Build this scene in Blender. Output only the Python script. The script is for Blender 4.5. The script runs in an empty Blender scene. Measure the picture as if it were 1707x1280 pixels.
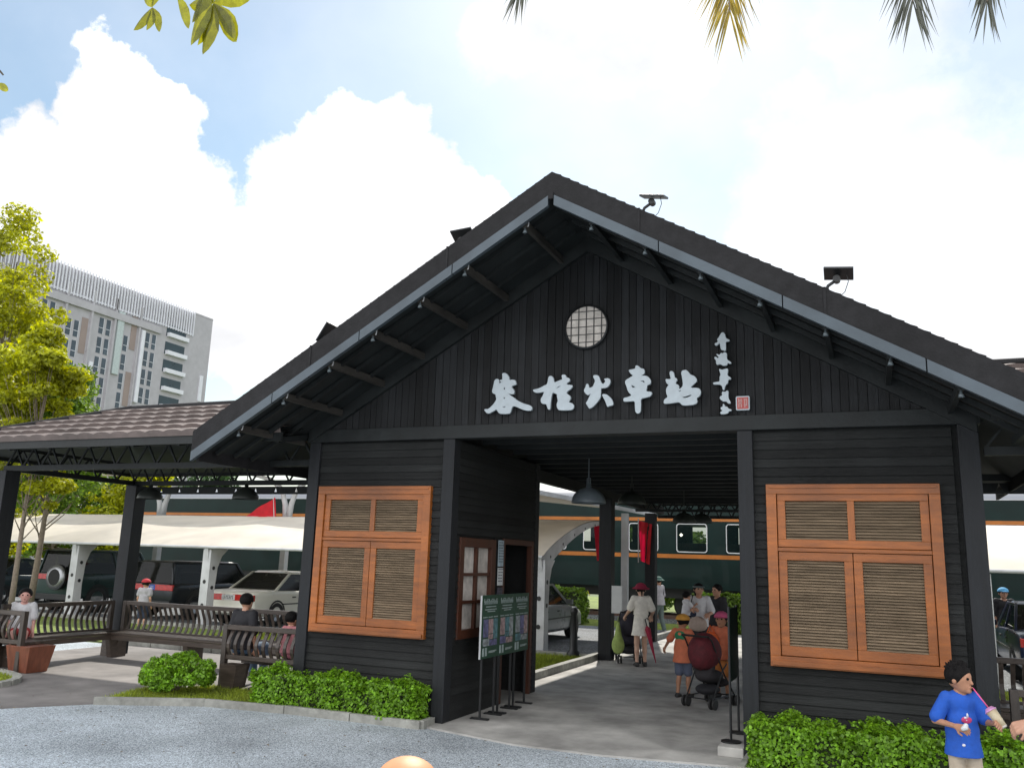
import bpy, math, random
import numpy as np
from mathutils import Vector, Matrix
random.seed(7); RNG = np.random.default_rng(11)
sc = bpy.context.scene
C = sc.collection
R_ = math.radians
# ---------------------------------------------------------------- camera
cam_d = bpy.data.cameras.new('camera'); cam = bpy.data.objects.new('camera', cam_d); C.objects.link(cam)
cam_d.sensor_width = 36; cam_d.lens = 29.87; cam_d.clip_end = 3000; cam_d.clip_start = 0.05
_R = Vector((0.92094187, 0.38842407, 0.03150895)); _U = Vector((0.05042811, -0.19895649, 0.97871003)); _F = Vector((-0.38642344, 0.89974611, 0.20281485))
M = Matrix.Identity(4)
for i in range(3):
    M[i][0] = _R[i]; M[i][1] = _U[i]; M[i][2] = -_F[i]
M[0][3], M[1][3], M[2][3] = 2.164, -9.731, 1.95
cam.matrix_world = M
sc.camera = cam
# ---------------------------------------------------------------- light
SUN = Vector((-0.20, 0.72, 0.76)).normalized()
elev = math.asin(SUN.z); azim = math.atan2(SUN.x, SUN.y)
w = bpy.data.worlds.new('World'); sc.world = w; w.use_nodes = True
nt = w.node_tree; nt.nodes.clear(); L = nt.links
def N(t, **k):
    n = nt.nodes.new(t)
    for a, b in k.items(): setattr(n, a, b)
    return n
out = N('ShaderNodeOutputWorld'); bg = N('ShaderNodeBackground'); L.new(bg.outputs[0], out.inputs[0])
sky = N('ShaderNodeTexSky', sky_type='NISHITA', sun_disc=False, sun_elevation=elev, sun_rotation=azim, air_density=1.3, dust_density=.6, ozone_density=1.5)
tc = N('ShaderNodeTexCoord')
def vmath(op, a, b=None, s=None):
    n = N('ShaderNodeVectorMath', operation=op)
    for i, v in enumerate((a, b)):
        if v is None: continue
        if hasattr(v, 'is_linked') or hasattr(v, 'node'): L.new(v, n.inputs[i])
        else: n.inputs[i].default_value = v
    if s is not None: n.inputs['Scale'].default_value = s
    return n.outputs['Value' if op in ('LENGTH', 'DOT_PRODUCT') else 'Vector']
def fmath(op, a, b=None, c=None, clamp=False):
    n = N('ShaderNodeMath', operation=op); n.use_clamp = clamp
    for i, v in enumerate((a, b, c)):
        if v is None: continue
        if hasattr(v, 'node'): L.new(v, n.inputs[i])
        else: n.inputs[i].default_value = v
    return n.outputs[0]
def noise(vec, scale, detail, rough=.55):
    n = N('ShaderNodeTexNoise'); n.inputs['Scale'].default_value = scale; n.inputs['Detail'].default_value = detail; n.inputs['Roughness'].default_value = rough
    L.new(vec, n.inputs['Vector']); return n
dirv = tc.outputs['Generated']
nz = noise(dirv, 5.0, 9, .62)
off = vmath('SCALE', vmath('SUBTRACT', nz.outputs['Color'], (.5, .5, .5)), s=.20)
nz2 = noise(dirv, 22.0, 6, .6)
off2 = vmath('SCALE', vmath('SUBTRACT', nz2.outputs['Color'], (.5, .5, .5)), s=.05)
wd = vmath('ADD', vmath('ADD', dirv, off), off2)
# clouds: azimuth (deg from +y, + to the right), elevation, radius
CL = [(-49.4, 27.4, 0.055, 1), (-50.2, 24.5, 0.064, 1), (-46.7, 22.7, 0.067, 1), (-54.2, 19.0, 0.083, 1), (-50.7, 17.2, 0.1, 1), (-44.7, 18.2, 0.102, 1), (-34.8, 27.4, 0.066, 1), (-38.7, 24.3, 0.072, 1), (-32.3, 27.7, 0.064, 1), (-30.3, 24.1, 0.082, 1), (-35.9, 20.5, 0.123, 1), (-27.6, 21.5, 0.076, 1), (-40.7, 16.1, 0.133, 1), (-22.9, 34.0, 0.072, 0.8), (-17.5, 34.0, 0.083, 0.85), (-12.2, 33.1, 0.075, 0.85), (-16.1, 31.1, 0.046, 0.7), (1.6, 20.2, 0.218, 0.8), (3.1, 31.8, 0.105, 0.55), (7.0, 15.3, 0.101, 1)]
mask = None
for az, el, r, gain in CL:
    sharp = 6.5 if gain == 1 and az < -20 else 2.6
    c = (math.sin(R_(az)) * math.cos(R_(el)), math.cos(R_(az)) * math.cos(R_(el)), math.sin(R_(el)))
    d = vmath('LENGTH', vmath('SUBTRACT', wd, c))
    v = fmath('MULTIPLY', fmath('SUBTRACT', 1.0, fmath('DIVIDE', d, r)), sharp, clamp=True)
    v = fmath('MULTIPLY', v, gain)
    mask = v if mask is None else fmath('MAXIMUM', mask, v)
nz3 = noise(dirv, 2.2, 7, .6)
wisp = fmath('MULTIPLY', fmath('SUBTRACT', nz3.outputs['Fac'], .42), 2.6, clamp=True)
sep = N('ShaderNodeSeparateXYZ'); L.new(dirv, sep.inputs[0])
rgt = fmath('MULTIPLY', fmath('ADD', sep.outputs['X'], .62), 1.25, clamp=True)        # thin veil thickens to the right
low = fmath('MULTIPLY', fmath('SUBTRACT', .36, sep.outputs['Z']), 2.2, clamp=True)      # and towards the horizon
haze = fmath('ADD', fmath('MULTIPLY', wisp, .30), fmath('ADD', fmath('MULTIPLY', low, .7), fmath('MULTIPLY', rgt, .24)), clamp=True)
rear = fmath('MULTIPLY', fmath('SUBTRACT', .25, sep.outputs['Y']), 1.6, clamp=True)     # unseen bright cloud added behind the camera to light the shaded front
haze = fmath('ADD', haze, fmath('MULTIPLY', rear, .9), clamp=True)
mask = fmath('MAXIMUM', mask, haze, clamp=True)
nz4 = noise(vmath('MULTIPLY', dirv, (1, 1, 1.6)), 7.0, 5, .5)
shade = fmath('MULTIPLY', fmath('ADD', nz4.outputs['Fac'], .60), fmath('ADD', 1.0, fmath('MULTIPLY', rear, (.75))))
ccol = N('ShaderNodeCombineColor')
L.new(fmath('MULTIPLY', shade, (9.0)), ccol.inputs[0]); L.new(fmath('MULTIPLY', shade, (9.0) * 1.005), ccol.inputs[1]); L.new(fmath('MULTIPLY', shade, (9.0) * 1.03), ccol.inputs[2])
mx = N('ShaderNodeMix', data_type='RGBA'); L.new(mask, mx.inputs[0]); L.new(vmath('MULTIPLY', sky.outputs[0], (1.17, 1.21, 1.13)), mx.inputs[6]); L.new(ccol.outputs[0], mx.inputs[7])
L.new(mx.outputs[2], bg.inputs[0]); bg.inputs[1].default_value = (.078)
sd = bpy.data.lights.new('sun', 'SUN'); sd.energy = 3.4; sd.angle = R_(1.2); sd.color = (1, .95, .86)
so = bpy.data.objects.new('sun', sd); C.objects.link(so); so.rotation_euler = SUN.to_track_quat('Z', 'Y').to_euler(); so.location = (0, 0, 30)
sc.view_settings.view_transform = 'Standard'; sc.view_settings.look = 'None'; sc.view_settings.exposure = (.62); sc.view_settings.gamma = 1
# ---------------------------------------------------------------- materials
MATS = {}
def mat(name, col, rough=.6, var=.25, scale=8, bump=.0, bscale=None, metal=0, island=0, stretch=None, col2=None, trans=0, spec=.5, coat=0, detail=5, dirt=0, alpha=1):
    if name in MATS: return MATS[name]
    m = bpy.data.materials.new(name); MATS[name] = m; m.use_nodes = True
    t = m.node_tree; l = t.links; b = t.nodes['Principled BSDF']
    b.inputs['Roughness'].default_value = rough; b.inputs['Metallic'].default_value = metal
    b.inputs['Specular IOR Level'].default_value = spec; b.inputs['Coat Weight'].default_value = coat
    co = t.nodes.new('ShaderNodeTexCoord'); mp = t.nodes.new('ShaderNodeMapping'); l.new(co.outputs['Object'], mp.inputs[0])
    if stretch: mp.inputs['Scale'].default_value = stretch
    n = t.nodes.new('ShaderNodeTexNoise'); n.inputs['Scale'].default_value = scale; n.inputs['Detail'].default_value = detail; n.inputs['Roughness'].default_value = .6
    l.new(mp.outputs[0], n.inputs['Vector'])
    mix = t.nodes.new('ShaderNodeMix'); mix.data_type = 'RGBA'
    rmp = t.nodes.new('ShaderNodeMapRange'); rmp.inputs[1].default_value = .3; rmp.inputs[2].default_value = .7; l.new(n.outputs['Fac'], rmp.inputs[0])
    l.new(rmp.outputs[0], mix.inputs[0])
    c2 = col2 if col2 else tuple(min(1, c * (1 + var)) for c in col)
    c1 = tuple(c * (1 - var) for c in col)
    mix.inputs[6].default_value = (*c1, 1); mix.inputs[7].default_value = (*c2, 1)
    last = mix.outputs[2]
    if island:
        g = t.nodes.new('ShaderNodeNewGeometry'); mr = t.nodes.new('ShaderNodeMapRange'); l.new(g.outputs['Random Per Island'], mr.inputs[0])
        mr.inputs[3].default_value = 1 - island; mr.inputs[4].default_value = 1 + island
        vm = t.nodes.new('ShaderNodeVectorMath'); vm.operation = 'SCALE'; l.new(last, vm.inputs[0]); l.new(mr.outputs[0], vm.inputs['Scale']); last = vm.outputs[0]
    if dirt:
        n3 = t.nodes.new('ShaderNodeTexNoise'); n3.inputs['Scale'].default_value = 1.1; n3.inputs['Detail'].default_value = 8; l.new(co.outputs['Object'], n3.inputs['Vector'])
        mr = t.nodes.new('ShaderNodeMapRange'); mr.inputs[1].default_value = .35; mr.inputs[2].default_value = .65; mr.inputs[3].default_value = 1 - dirt; mr.inputs[4].default_value = 1 + dirt * .5; l.new(n3.outputs['Fac'], mr.inputs[0])
        vm = t.nodes.new('ShaderNodeVectorMath'); vm.operation = 'SCALE'; l.new(last, vm.inputs[0]); l.new(mr.outputs[0], vm.inputs['Scale']); last = vm.outputs[0]
    l.new(last, b.inputs['Base Color'])
    rr = t.nodes.new('ShaderNodeMapRange'); rr.inputs[3].default_value = max(.03, rough - .1); rr.inputs[4].default_value = min(1, rough + .1); l.new(n.outputs['Fac'], rr.inputs[0]); l.new(rr.outputs[0], b.inputs['Roughness'])
    if bump:
        n2 = t.nodes.new('ShaderNodeTexNoise'); n2.inputs['Scale'].default_value = bscale or scale * 4; n2.inputs['Detail'].default_value = 4; l.new(mp.outputs[0], n2.inputs['Vector'])
        bp = t.nodes.new('ShaderNodeBump'); bp.inputs['Strength'].default_value = bump; bp.inputs['Distance'].default_value = .02; l.new(n2.outputs['Fac'], bp.inputs['Height']); l.new(bp.outputs[0], b.inputs['Normal'])
    if alpha < 1: b.inputs['Alpha'].default_value = alpha
    if trans:
        tr = t.nodes.new('ShaderNodeBsdfTranslucent'); ms = t.nodes.new('ShaderNodeMixShader'); o = t.nodes['Material Output']
        hs = t.nodes.new('ShaderNodeHueSaturation'); hs.inputs['Hue'].default_value = .485; hs.inputs['Value'].default_value = 1.5; hs.inputs['Saturation'].default_value = 1.05; l.new(last, hs.inputs['Color'])
        l.new(hs.outputs[0], tr.inputs[0]); ms.inputs[0].default_value = trans; l.new(b.outputs[0], ms.inputs[1]); l.new(tr.outputs[0], ms.inputs[2]); l.new(ms.outputs[0], o.inputs[0])
    return m
def glass(name, tint=(.02, .03, .03), mixf=.45, rough=.05):
    if name in MATS: return MATS[name]
    m = bpy.data.materials.new(name); MATS[name] = m; m.use_nodes = True; t = m.node_tree; l = t.links; t.nodes.clear()
    o = t.nodes.new('ShaderNodeOutputMaterial'); tr = t.nodes.new('ShaderNodeBsdfTransparent'); tr.inputs[0].default_value = (*[min(1, .45 + c * 4) for c in tint], 1)
    p = t.nodes.new('ShaderNodeBsdfPrincipled'); p.inputs['Base Color'].default_value = (*tint, 1); p.inputs['Roughness'].default_value = rough; p.inputs['Specular IOR Level'].default_value = .3
    ms = t.nodes.new('ShaderNodeMixShader'); ms.inputs[0].default_value = mixf; l.new(tr.outputs[0], ms.inputs[1]); l.new(p.outputs[0], ms.inputs[2]); l.new(ms.outputs[0], o.inputs[0])
    return m
board_h = mat('dark_boards', (.0122, .0132, .0130), .62, .45, 6, .5, 60, island=.38, stretch=(.15, 1, 9), dirt=.45, spec=.35)
board_v = mat('dark_boards_upright', (.0125, .0135, .0150), .62, .5, 6, .5, 60, island=.55, stretch=(9, 1, .15), dirt=.5, spec=.35)
post_m = mat('dark_post', (.0115, .0130, .0155), .6, .35, 5, .3, 40, spec=.35, stretch=(6, 6, .3), dirt=.15)
beam_m = mat('dark_beam', (.0135, .0160, .0165), .6, .35, 5, .2, dirt=.3, spec=.35)
rafter_m = mat('lit_brown_purlin', (.035, .032, .028), .6, .4, 6, .2, stretch=(1, .3, 1))
soffit_m = mat('roof_underside', (.009, .012, .0125), .7, .3, 4)
verge_m = mat('verge_board', (.0155, .0150, .0160), .75, .35, 9, .3, spec=.25, dirt=.3)
trim_m = mat('blue_grey_trim', (.065, .084, .10), .45, .16, 3, .05, metal=.2, dirt=.2)
tile_m = mat('roof_tiles', (.125, .098, .090), .75, .22, 5, .2, 40, island=.0, dirt=.2)
orange_w = mat('orange_timber', (.285, .084, .013), .45, .26, 7, .15, 60, island=.12, stretch=(.5, 1, 3), coat=.08, dirt=.3)
orange_wv = mat('orange_timber_upright', (.285, .084, .013), .45, .26, 7, .15, 60, island=.12, stretch=(3, 1, .5), coat=.08, dirt=.3)
louvre_m = mat('louvre_slats', (.215, .160, .105), .6, .35, 10, .2, island=.15, stretch=(.4, 1, 4))
black_m = mat('black_paint', (.012, .013, .014), .45, .2)
white_m = mat('white_paint', (.62, .64, .66), .4, .08, 3, dirt=.12)
letter_m = mat('brushed_letters', (.38, .43, .46), .45, .1, 12, metal=.3)
concrete_m = mat('concrete', (.40, .39, .365), .78, .2, 3, .25, 60, dirt=.4, detail=9)
kerb_m = mat('kerb_stone', (.30, .30, .27), .8, .25, 9, .4, 60, dirt=.3)
brownwood = mat('bench_timber', (.062, .046, .036), .42, .35, 8, .2, 50, island=.25, stretch=(.4, 1, 3))
brownwood_v = mat('bench_slats', (.060, .047, .039), .42, .35, 8, .2, 50, island=.3, stretch=(3, 3, .5))
redwood = mat('red_brown_timber', (.17, .052, .026), .5, .3, 8, .2, 50, stretch=(3, 3, .5))
membrane_m = mat('cream_membrane', (.56, .51, .43), .55, .06, 2, dirt=.1, trans=.04)
steel_w = mat('white_steel', (.55, .56, .57), .4, .1, 3, dirt=.2)
leaf_hedge = mat('hedge_leaves', (.165, .33, .018), .5, .45, 14, island=.45, trans=.35)
leaf_bright = mat('yellow_green_leaves', (.31, .34, .014), .5, .4, .8, island=.4, trans=.5)
leaf_mid = mat('mid_green_leaves', (.12, .21, .02), .5, .5, .6, island=.45, trans=.4)
leaf_dark = mat('dark_green_leaves', (.040, .095, .022), .45, .5, .5, island=.5, trans=.3)
bark_m = mat('bark', (.17, .135, .10), .8, .3, 12, .5, 30)
grass_m = mat('grass_blades', (.24, .30, .03), .6, .4, 3, island=.4, trans=.35)
# ---------------------------------------------------------------- mesh helpers
class MB:
    def __init__(s): s.v = []; s.f = []
    def add(s, vs, fs):
        o = len(s.v); s.v += [tuple(map(float, v)) for v in vs]; s.f += [tuple(i + o for i in f) for f in fs]; return s
    def box(s, x0, x1, y0, y1, z0, z1):
        return s.add([(x0, y0, z0), (x1, y0, z0), (x1, y1, z0), (x0, y1, z0), (x0, y0, z1), (x1, y0, z1), (x1, y1, z1), (x0, y1, z1)],
                     [(0, 3, 2, 1), (4, 5, 6, 7), (0, 1, 5, 4), (1, 2, 6, 5), (2, 3, 7, 6), (3, 0, 4, 7)])
    def bar(s, a, b, w, h, up=(0, 0, 1), w2=None, h2=None):
        a = Vector(a); b = Vector(b); d = (b - a).normalized(); u = Vector(up); r = d.cross(u)
        if r.length < 1e-4: r = d.cross(Vector((0, 1, 0)))
        r.normalize(); u = r.cross(d).normalized(); w2 = w if w2 is None else w2; h2 = h if h2 is None else h2
        vs = [p + r * (sx * ww / 2) + u * (sz * hh / 2) for p, ww, hh in ((a, w, h), (b, w2, h2)) for sx, sz in ((-1, -1), (1, -1), (1, 1), (-1, 1))]
        return s.add(vs, [(0, 1, 2, 3), (4, 7, 6, 5), (0, 4, 5, 1), (1, 5, 6, 2), (2, 6, 7, 3), (3, 7, 4, 0)])
    def tube(s, pts, rad, n=8, cap=True):
        pts = [Vector(p) for p in pts]; rad = rad if isinstance(rad, (list, tuple)) else [rad] * len(pts)
        ref = Vector((0, 0, 1)); vs = []; fs = []
        for i, p in enumerate(pts):
            d = (pts[min(i + 1, len(pts) - 1)] - pts[max(i - 1, 0)]).normalized()
            if abs(d.dot(ref)) > .95: ref = Vector((1, 0, 0)) if abs(d.x) < .9 else Vector((0, 1, 0))
            r = d.cross(ref).normalized(); u = r.cross(d).normalized(); ref = u
            for k in range(n):
                a = 2 * math.pi * k / n; vs.append(p + (r * math.cos(a) + u * math.sin(a)) * rad[i])
        for i in range(len(pts) - 1):
            for k in range(n):
                a = i * n + k; b = i * n + (k + 1) % n; fs.append((a, b, b + n, a + n))
        if cap: fs.append(tuple(range(n - 1, -1, -1))); fs.append(tuple((len(pts) - 1) * n + k for k in range(n)))
        return s.add(vs, fs)
    def lathe(s, prof, c=(0, 0, 0), n=24, axis='z'):
        vs = []; fs = []
        for r, z in prof:
            for k in range(n):
                a = 2 * math.pi * k / n
                q = (r * math.cos(a), r * math.sin(a), z) if axis == 'z' else ((r * math.cos(a), -z, r * math.sin(a)) if axis == 'y' else (z, r * math.cos(a), r * math.sin(a)))
                vs.append((c[0] + q[0], c[1] + q[1], c[2] + q[2]))
        for i in range(len(prof) - 1):
            for k in range(n):
                a = i * n + k; b = i * n + (k + 1) % n; fs.append((a, b, b + n, a + n))
        return s.add(vs, fs)
    def prism(s, poly, z0, z1):
        n = len(poly); vs = [(x, y, z0) for x, y in poly] + [(x, y, z1) for x, y in poly]
        return s.add(vs, [tuple(range(n - 1, -1, -1)), tuple(range(n, 2 * n))] + [(i, (i + 1) % n, n + (i + 1) % n, n + i) for i in range(n)])
    def prism_y(s, poly, y0, y1):      # polygon in x,z extruded along y
        n = len(poly); vs = [(x, y0, z) for x, z in poly] + [(x, y1, z) for x, z in poly]
        return s.add(vs, [tuple(range(n)), tuple(range(2 * n - 1, n - 1, -1))] + [((i + 1) % n, i, n + i, n + (i + 1) % n) for i in range(n)])
    def prism_x(s, poly, x0, x1):      # polygon in y,z extruded along x
        n = len(poly); vs = [(x0, y, z) for y, z in poly] + [(x1, y, z) for y, z in poly]
        return s.add(vs, [tuple(range(n)), tuple(range(2 * n - 1, n - 1, -1))] + [((i + 1) % n, i, n + i, n + (i + 1) % n) for i in range(n)])
    def obj(s, name, m, parent=None, smooth=False, bevel=0):
        me = bpy.data.meshes.new(name); me.from_pydata(s.v, [], s.f); me.update()
        return link(name, me, m, parent, smooth, bevel)
def link(name, me, m, parent=None, smooth=False, bevel=0):
    o = bpy.data.objects.new(name, me); C.objects.link(o)
    for mm in (m if isinstance(m, (list, tuple)) else [m]): me.materials.append(mm)
    if parent is not None: o.parent = parent
    if smooth:
        me.polygons.foreach_set('use_smooth', [True] * len(me.polygons))
    if bevel:
        b = o.modifiers.new('bevel', 'BEVEL'); b.width = bevel; b.segments = 2; b.limit_method = 'ANGLE'
    return o
def tag(o, label=None, cat=None, group=None, kind=None):
    if label: o['label'] = label
    if cat: o['category'] = cat
    if group: o['group'] = group
    if kind: o['kind'] = kind
    return o
def thing(name, loc, label, cat, group=None, rz=0):
    o = bpy.data.objects.new(name, None); C.objects.link(o); o.location = loc; o.rotation_euler = (0, 0, rz); o.empty_display_size = .1
    return tag(o, label, cat, group)
def copy_tree(o, parent=None):
    c = o.copy(); C.objects.link(c); c.parent = parent
    for ch in [x for x in C.objects if x.parent == o]: copy_tree(ch, c)
    return c
def fast_mesh(name, verts, faces_n, m, parent=None, smooth=False):
    """verts (K,n,3) array: K faces of n corners each"""
    K, n, _ = verts.shape
    me = bpy.data.meshes.new(name); me.vertices.add(K * n); me.vertices.foreach_set('co', verts.astype(np.float32).ravel())
    me.loops.add(K * n); me.loops.foreach_set('vertex_index', np.arange(K * n, dtype=np.int32))
    me.polygons.add(K); me.polygons.foreach_set('loop_start', np.arange(0, K * n, n, dtype=np.int32)); me.polygons.foreach_set('loop_total', np.full(K, n, dtype=np.int32))
    me.update(calc_edges=True); me.validate()
    return link(name, me, m, parent, smooth)
def leaf_quads(P, size, up=.4, out=None, asp=.55):
    """P (K,3) centres -> (K,4,3) lozenge leaves with random tilt; out = outward directions"""
    K = len(P); n = RNG.normal(size=(K, 3)); 
    if out is not None: n += out * 1.2
    n[:, 2] += up * 2
    n /= np.linalg.norm(n, axis=1, keepdims=True) + 1e-9
    t = RNG.normal(size=(K, 3)); t -= n * (t * n).sum(1, keepdims=True); t /= np.linalg.norm(t, axis=1, keepdims=True) + 1e-9
    b = np.cross(n, t); s = (size * RNG.uniform(.6, 1.3, K))[:, None]
    return np.stack([P - t * s * .5, P + b * s * asp * .5 + t * s * .08 + n * s * .08, P + t * s * .5, P - b * s * asp * .5 + t * s * .08 + n * s * .08], 1)
def clump_points(centres, radii, per, flat=.8):
    out = []; dr = []
    for c, r in zip(centres, radii):
        k = int(per * (r / np.mean(radii)) ** 2) + 3
        d = RNG.normal(size=(k, 3)); d /= np.linalg.norm(d, axis=1, keepdims=True)
        rr = r * RNG.uniform(.35, 1.05, (k, 1)) ** .6
        out.append(np.array(c) + d * rr * np.array([1, 1, flat])); dr.append(d)
    return np.concatenate(out), np.concatenate(dr)
def tube_curve(pts, r): return pts
# ---------------------------------------------------------------- solid figures: smooth union of tapered limbs, polygonised by surface nets
class Vox:
    def __init__(s, lo, hi, h):
        s.lo = np.array(lo, float); s.h = h; s.n = np.ceil((np.array(hi) - s.lo) / h).astype(int) + 2
        s.F = np.full(s.n, .5, np.float32)
        s.ax = [s.lo[i] + np.arange(s.n[i]) * h for i in range(3)]
    def _blk(s, lo, hi):
        a = np.clip(np.floor((lo - s.lo) / s.h).astype(int), 0, s.n); b = np.clip(np.ceil((hi - s.lo) / s.h).astype(int) + 1, 0, s.n)
        sl = tuple(slice(a[i], b[i]) for i in range(3))
        g = np.meshgrid(*[s.ax[i][sl[i]] for i in range(3)], indexing='ij')
        return sl, np.stack(g, -1)
    def _u(s, sl, d, k, sub=False):
        a = s.F[sl]
        if a.size == 0: return
        if sub:
            s.F[sl] = np.maximum(a, -d); return
        if k <= 0: s.F[sl] = np.minimum(a, d); return
        hh = np.clip(.5 + .5 * (a - d) / k, 0, 1); s.F[sl] = a * (1 - hh) + d * hh - k * hh * (1 - hh)
    def cap(s, a, b, ra, rb, k=.01, sub=False):
        a = np.array(a, float); b = np.array(b, float); m = max(ra, rb) + k + s.h * 3
        sl, P = s._blk(np.minimum(a, b) - m, np.maximum(a, b) + m)
        ba = b - a; t = np.clip(((P - a) @ ba) / (ba @ ba + 1e-9), 0, 1)
        d = np.linalg.norm(P - a - t[..., None] * ba, axis=-1) - (ra + (rb - ra) * t)
        s._u(sl, d, k, sub); return s
    def ell(s, c, r, k=.01, sub=False, rz=0):
        c = np.array(c, float); r = np.array(r, float); m = max(r) + k + s.h * 3
        sl, P = s._blk(c - m, c + m); q = P - c
        if rz:
            cs, sn = math.cos(-rz), math.sin(-rz); q = np.stack([q[..., 0] * cs - q[..., 1] * sn, q[..., 0] * sn + q[..., 1] * cs, q[..., 2]], -1)
        k0 = np.linalg.norm(q / r, axis=-1); k1 = np.linalg.norm(q / (r * r), axis=-1) + 1e-6
        s._u(sl, k0 * (k0 - 1) / k1, k, sub); return s
    def cut(s, p, n):      # keep the side the normal points away from
        n = np.array(n, float); n /= np.linalg.norm(n)
        g = np.meshgrid(*s.ax, indexing='ij'); d = (g[0] - p[0]) * n[0] + (g[1] - p[1]) * n[1] + (g[2] - p[2]) * n[2]
        s.F = np.maximum(s.F, d.astype(np.float32)); return s
    def mesh(s, name, m, parent=None):
        F = s.F; S = F < 0; n = F.shape
        c = [S[i:n[0] - 1 + i, j:n[1] - 1 + j, k:n[2] - 1 + k] for i in (0, 1) for j in (0, 1) for k in (0, 1)]
        cnt = sum(x.astype(np.int8) for x in c); act = (cnt > 0) & (cnt < 8)
        I = np.argwhere(act); idx = np.full(act.shape, -1, np.int64); idx[act] = np.arange(len(I))
        acc = np.zeros((len(I), 3)); num = np.zeros(len(I))
        for ax in range(3):
            for o1 in (0, 1):
                for o2 in (0, 1):
                    a = np.zeros(3, int); oth = [x for x in range(3) if x != ax]; a[oth[0]] = o1; a[oth[1]] = o2
                    b = a.copy(); b[ax] = 1; ia = I + a; ib = I + b
                    fa = F[ia[:, 0], ia[:, 1], ia[:, 2]]; fb = F[ib[:, 0], ib[:, 1], ib[:, 2]]
                    x = (fa < 0) != (fb < 0); t = np.where(x, fa / (fa - fb + 1e-12), 0)
                    p = np.tile(a, (len(I), 1)).astype(float); p[:, ax] = t
                    acc[x] += p[x]; num[x] += 1
        V = s.lo + (I + acc / np.maximum(num, 1)[:, None]) * s.h
        fs = []
        for ax in range(3):
            b, cc = [x for x in range(3) if x != ax]
            sl0 = [slice(None)] * 3; sl1 = [slice(None)] * 3; sl0[ax] = slice(0, n[ax] - 1); sl1[ax] = slice(1, n[ax])
            A = S[tuple(sl0)]; B = S[tuple(sl1)]; E_ = np.argwhere(A != B)
            E_ = E_[(E_[:, b] > 0) & (E_[:, cc] > 0) & (E_[:, b] < n[b] - 1) & (E_[:, cc] < n[cc] - 1)]
            if not len(E_): continue
            ins = A[E_[:, 0], E_[:, 1], E_[:, 2]]
            q = []
            for db, dc in ((1, 1), (0, 1), (0, 0), (1, 0)):
                e = E_.copy(); e[:, b] -= db; e[:, cc] -= dc; q.append(idx[e[:, 0], e[:, 1], e[:, 2]])
            q = np.stack(q, 1); flip = ins if ax != 1 else ~ins
            q[~flip] = q[~flip][:, ::-1]; fs.append(q)
        fs = np.concatenate(fs) if fs else np.zeros((0, 4), int); fs = fs[(fs >= 0).all(1)]
        me = bpy.data.meshes.new(name); me.from_pydata(V.tolist(), [], fs.tolist()); me.update()
        return link(name, me, m, parent, True)
skin_m = mat('skin', (.50, .27, .18), .5, .08, 20)
skin_tan = mat('tanned_skin', (.42, .21, .125), .5, .1, 20)
hair_m = mat('black_hair', (.008, .007, .007), .7, .4, 60, .6, 120, stretch=(1, 1, .3), spec=.15)
def cloth(n, c, var=.12): return mat(n, c, .8, var, 14, .35, 25)
def hand(v, wr, d, palm, s, curl=.5, side=1):
    """wrist point, direction to the knuckles, palm normal, size: palm, five unequal bent fingers, thumb from the side"""
    wr = np.array(wr, float); d = np.array(d, float); d /= np.linalg.norm(d); pn = np.array(palm, float); pn -= d * (pn @ d); pn /= np.linalg.norm(pn); sd = np.cross(d, pn) * side
    for q in (-.3, 0, .3): v.cap(wr + sd * q * s * .25, wr + d * s * .5 + sd * q * s * .62, s * .13, s * .11, s * .05)
    for i, (q, ln) in enumerate(((-.36, .42), (-.12, .5), (.12, .46), (.36, .36))):
        a = wr + d * s * .52 + sd * q * s * .55; dd = d * math.cos(curl) + pn * math.sin(curl); b = a + dd * s * ln * .45
        d2 = d * math.cos(curl * 2.2) + pn * math.sin(curl * 2.2); c = b + d2 * s * ln * .5
        v.cap(a, b, s * .068, s * .06, s * .02); v.cap(b, c, s * .06, s * .05, s * .012)
    a = wr + d * s * .16 - sd * s * .16; b = a + (d * .55 - sd * .6 + pn * .35) * s * .32; c = b + (d * .75 - sd * .1 + pn * .5) * s * .24
    v.cap(a, b, s * .09, s * .072, s * .03); v.cap(b, c, s * .07, s * .055, s * .012)
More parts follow.
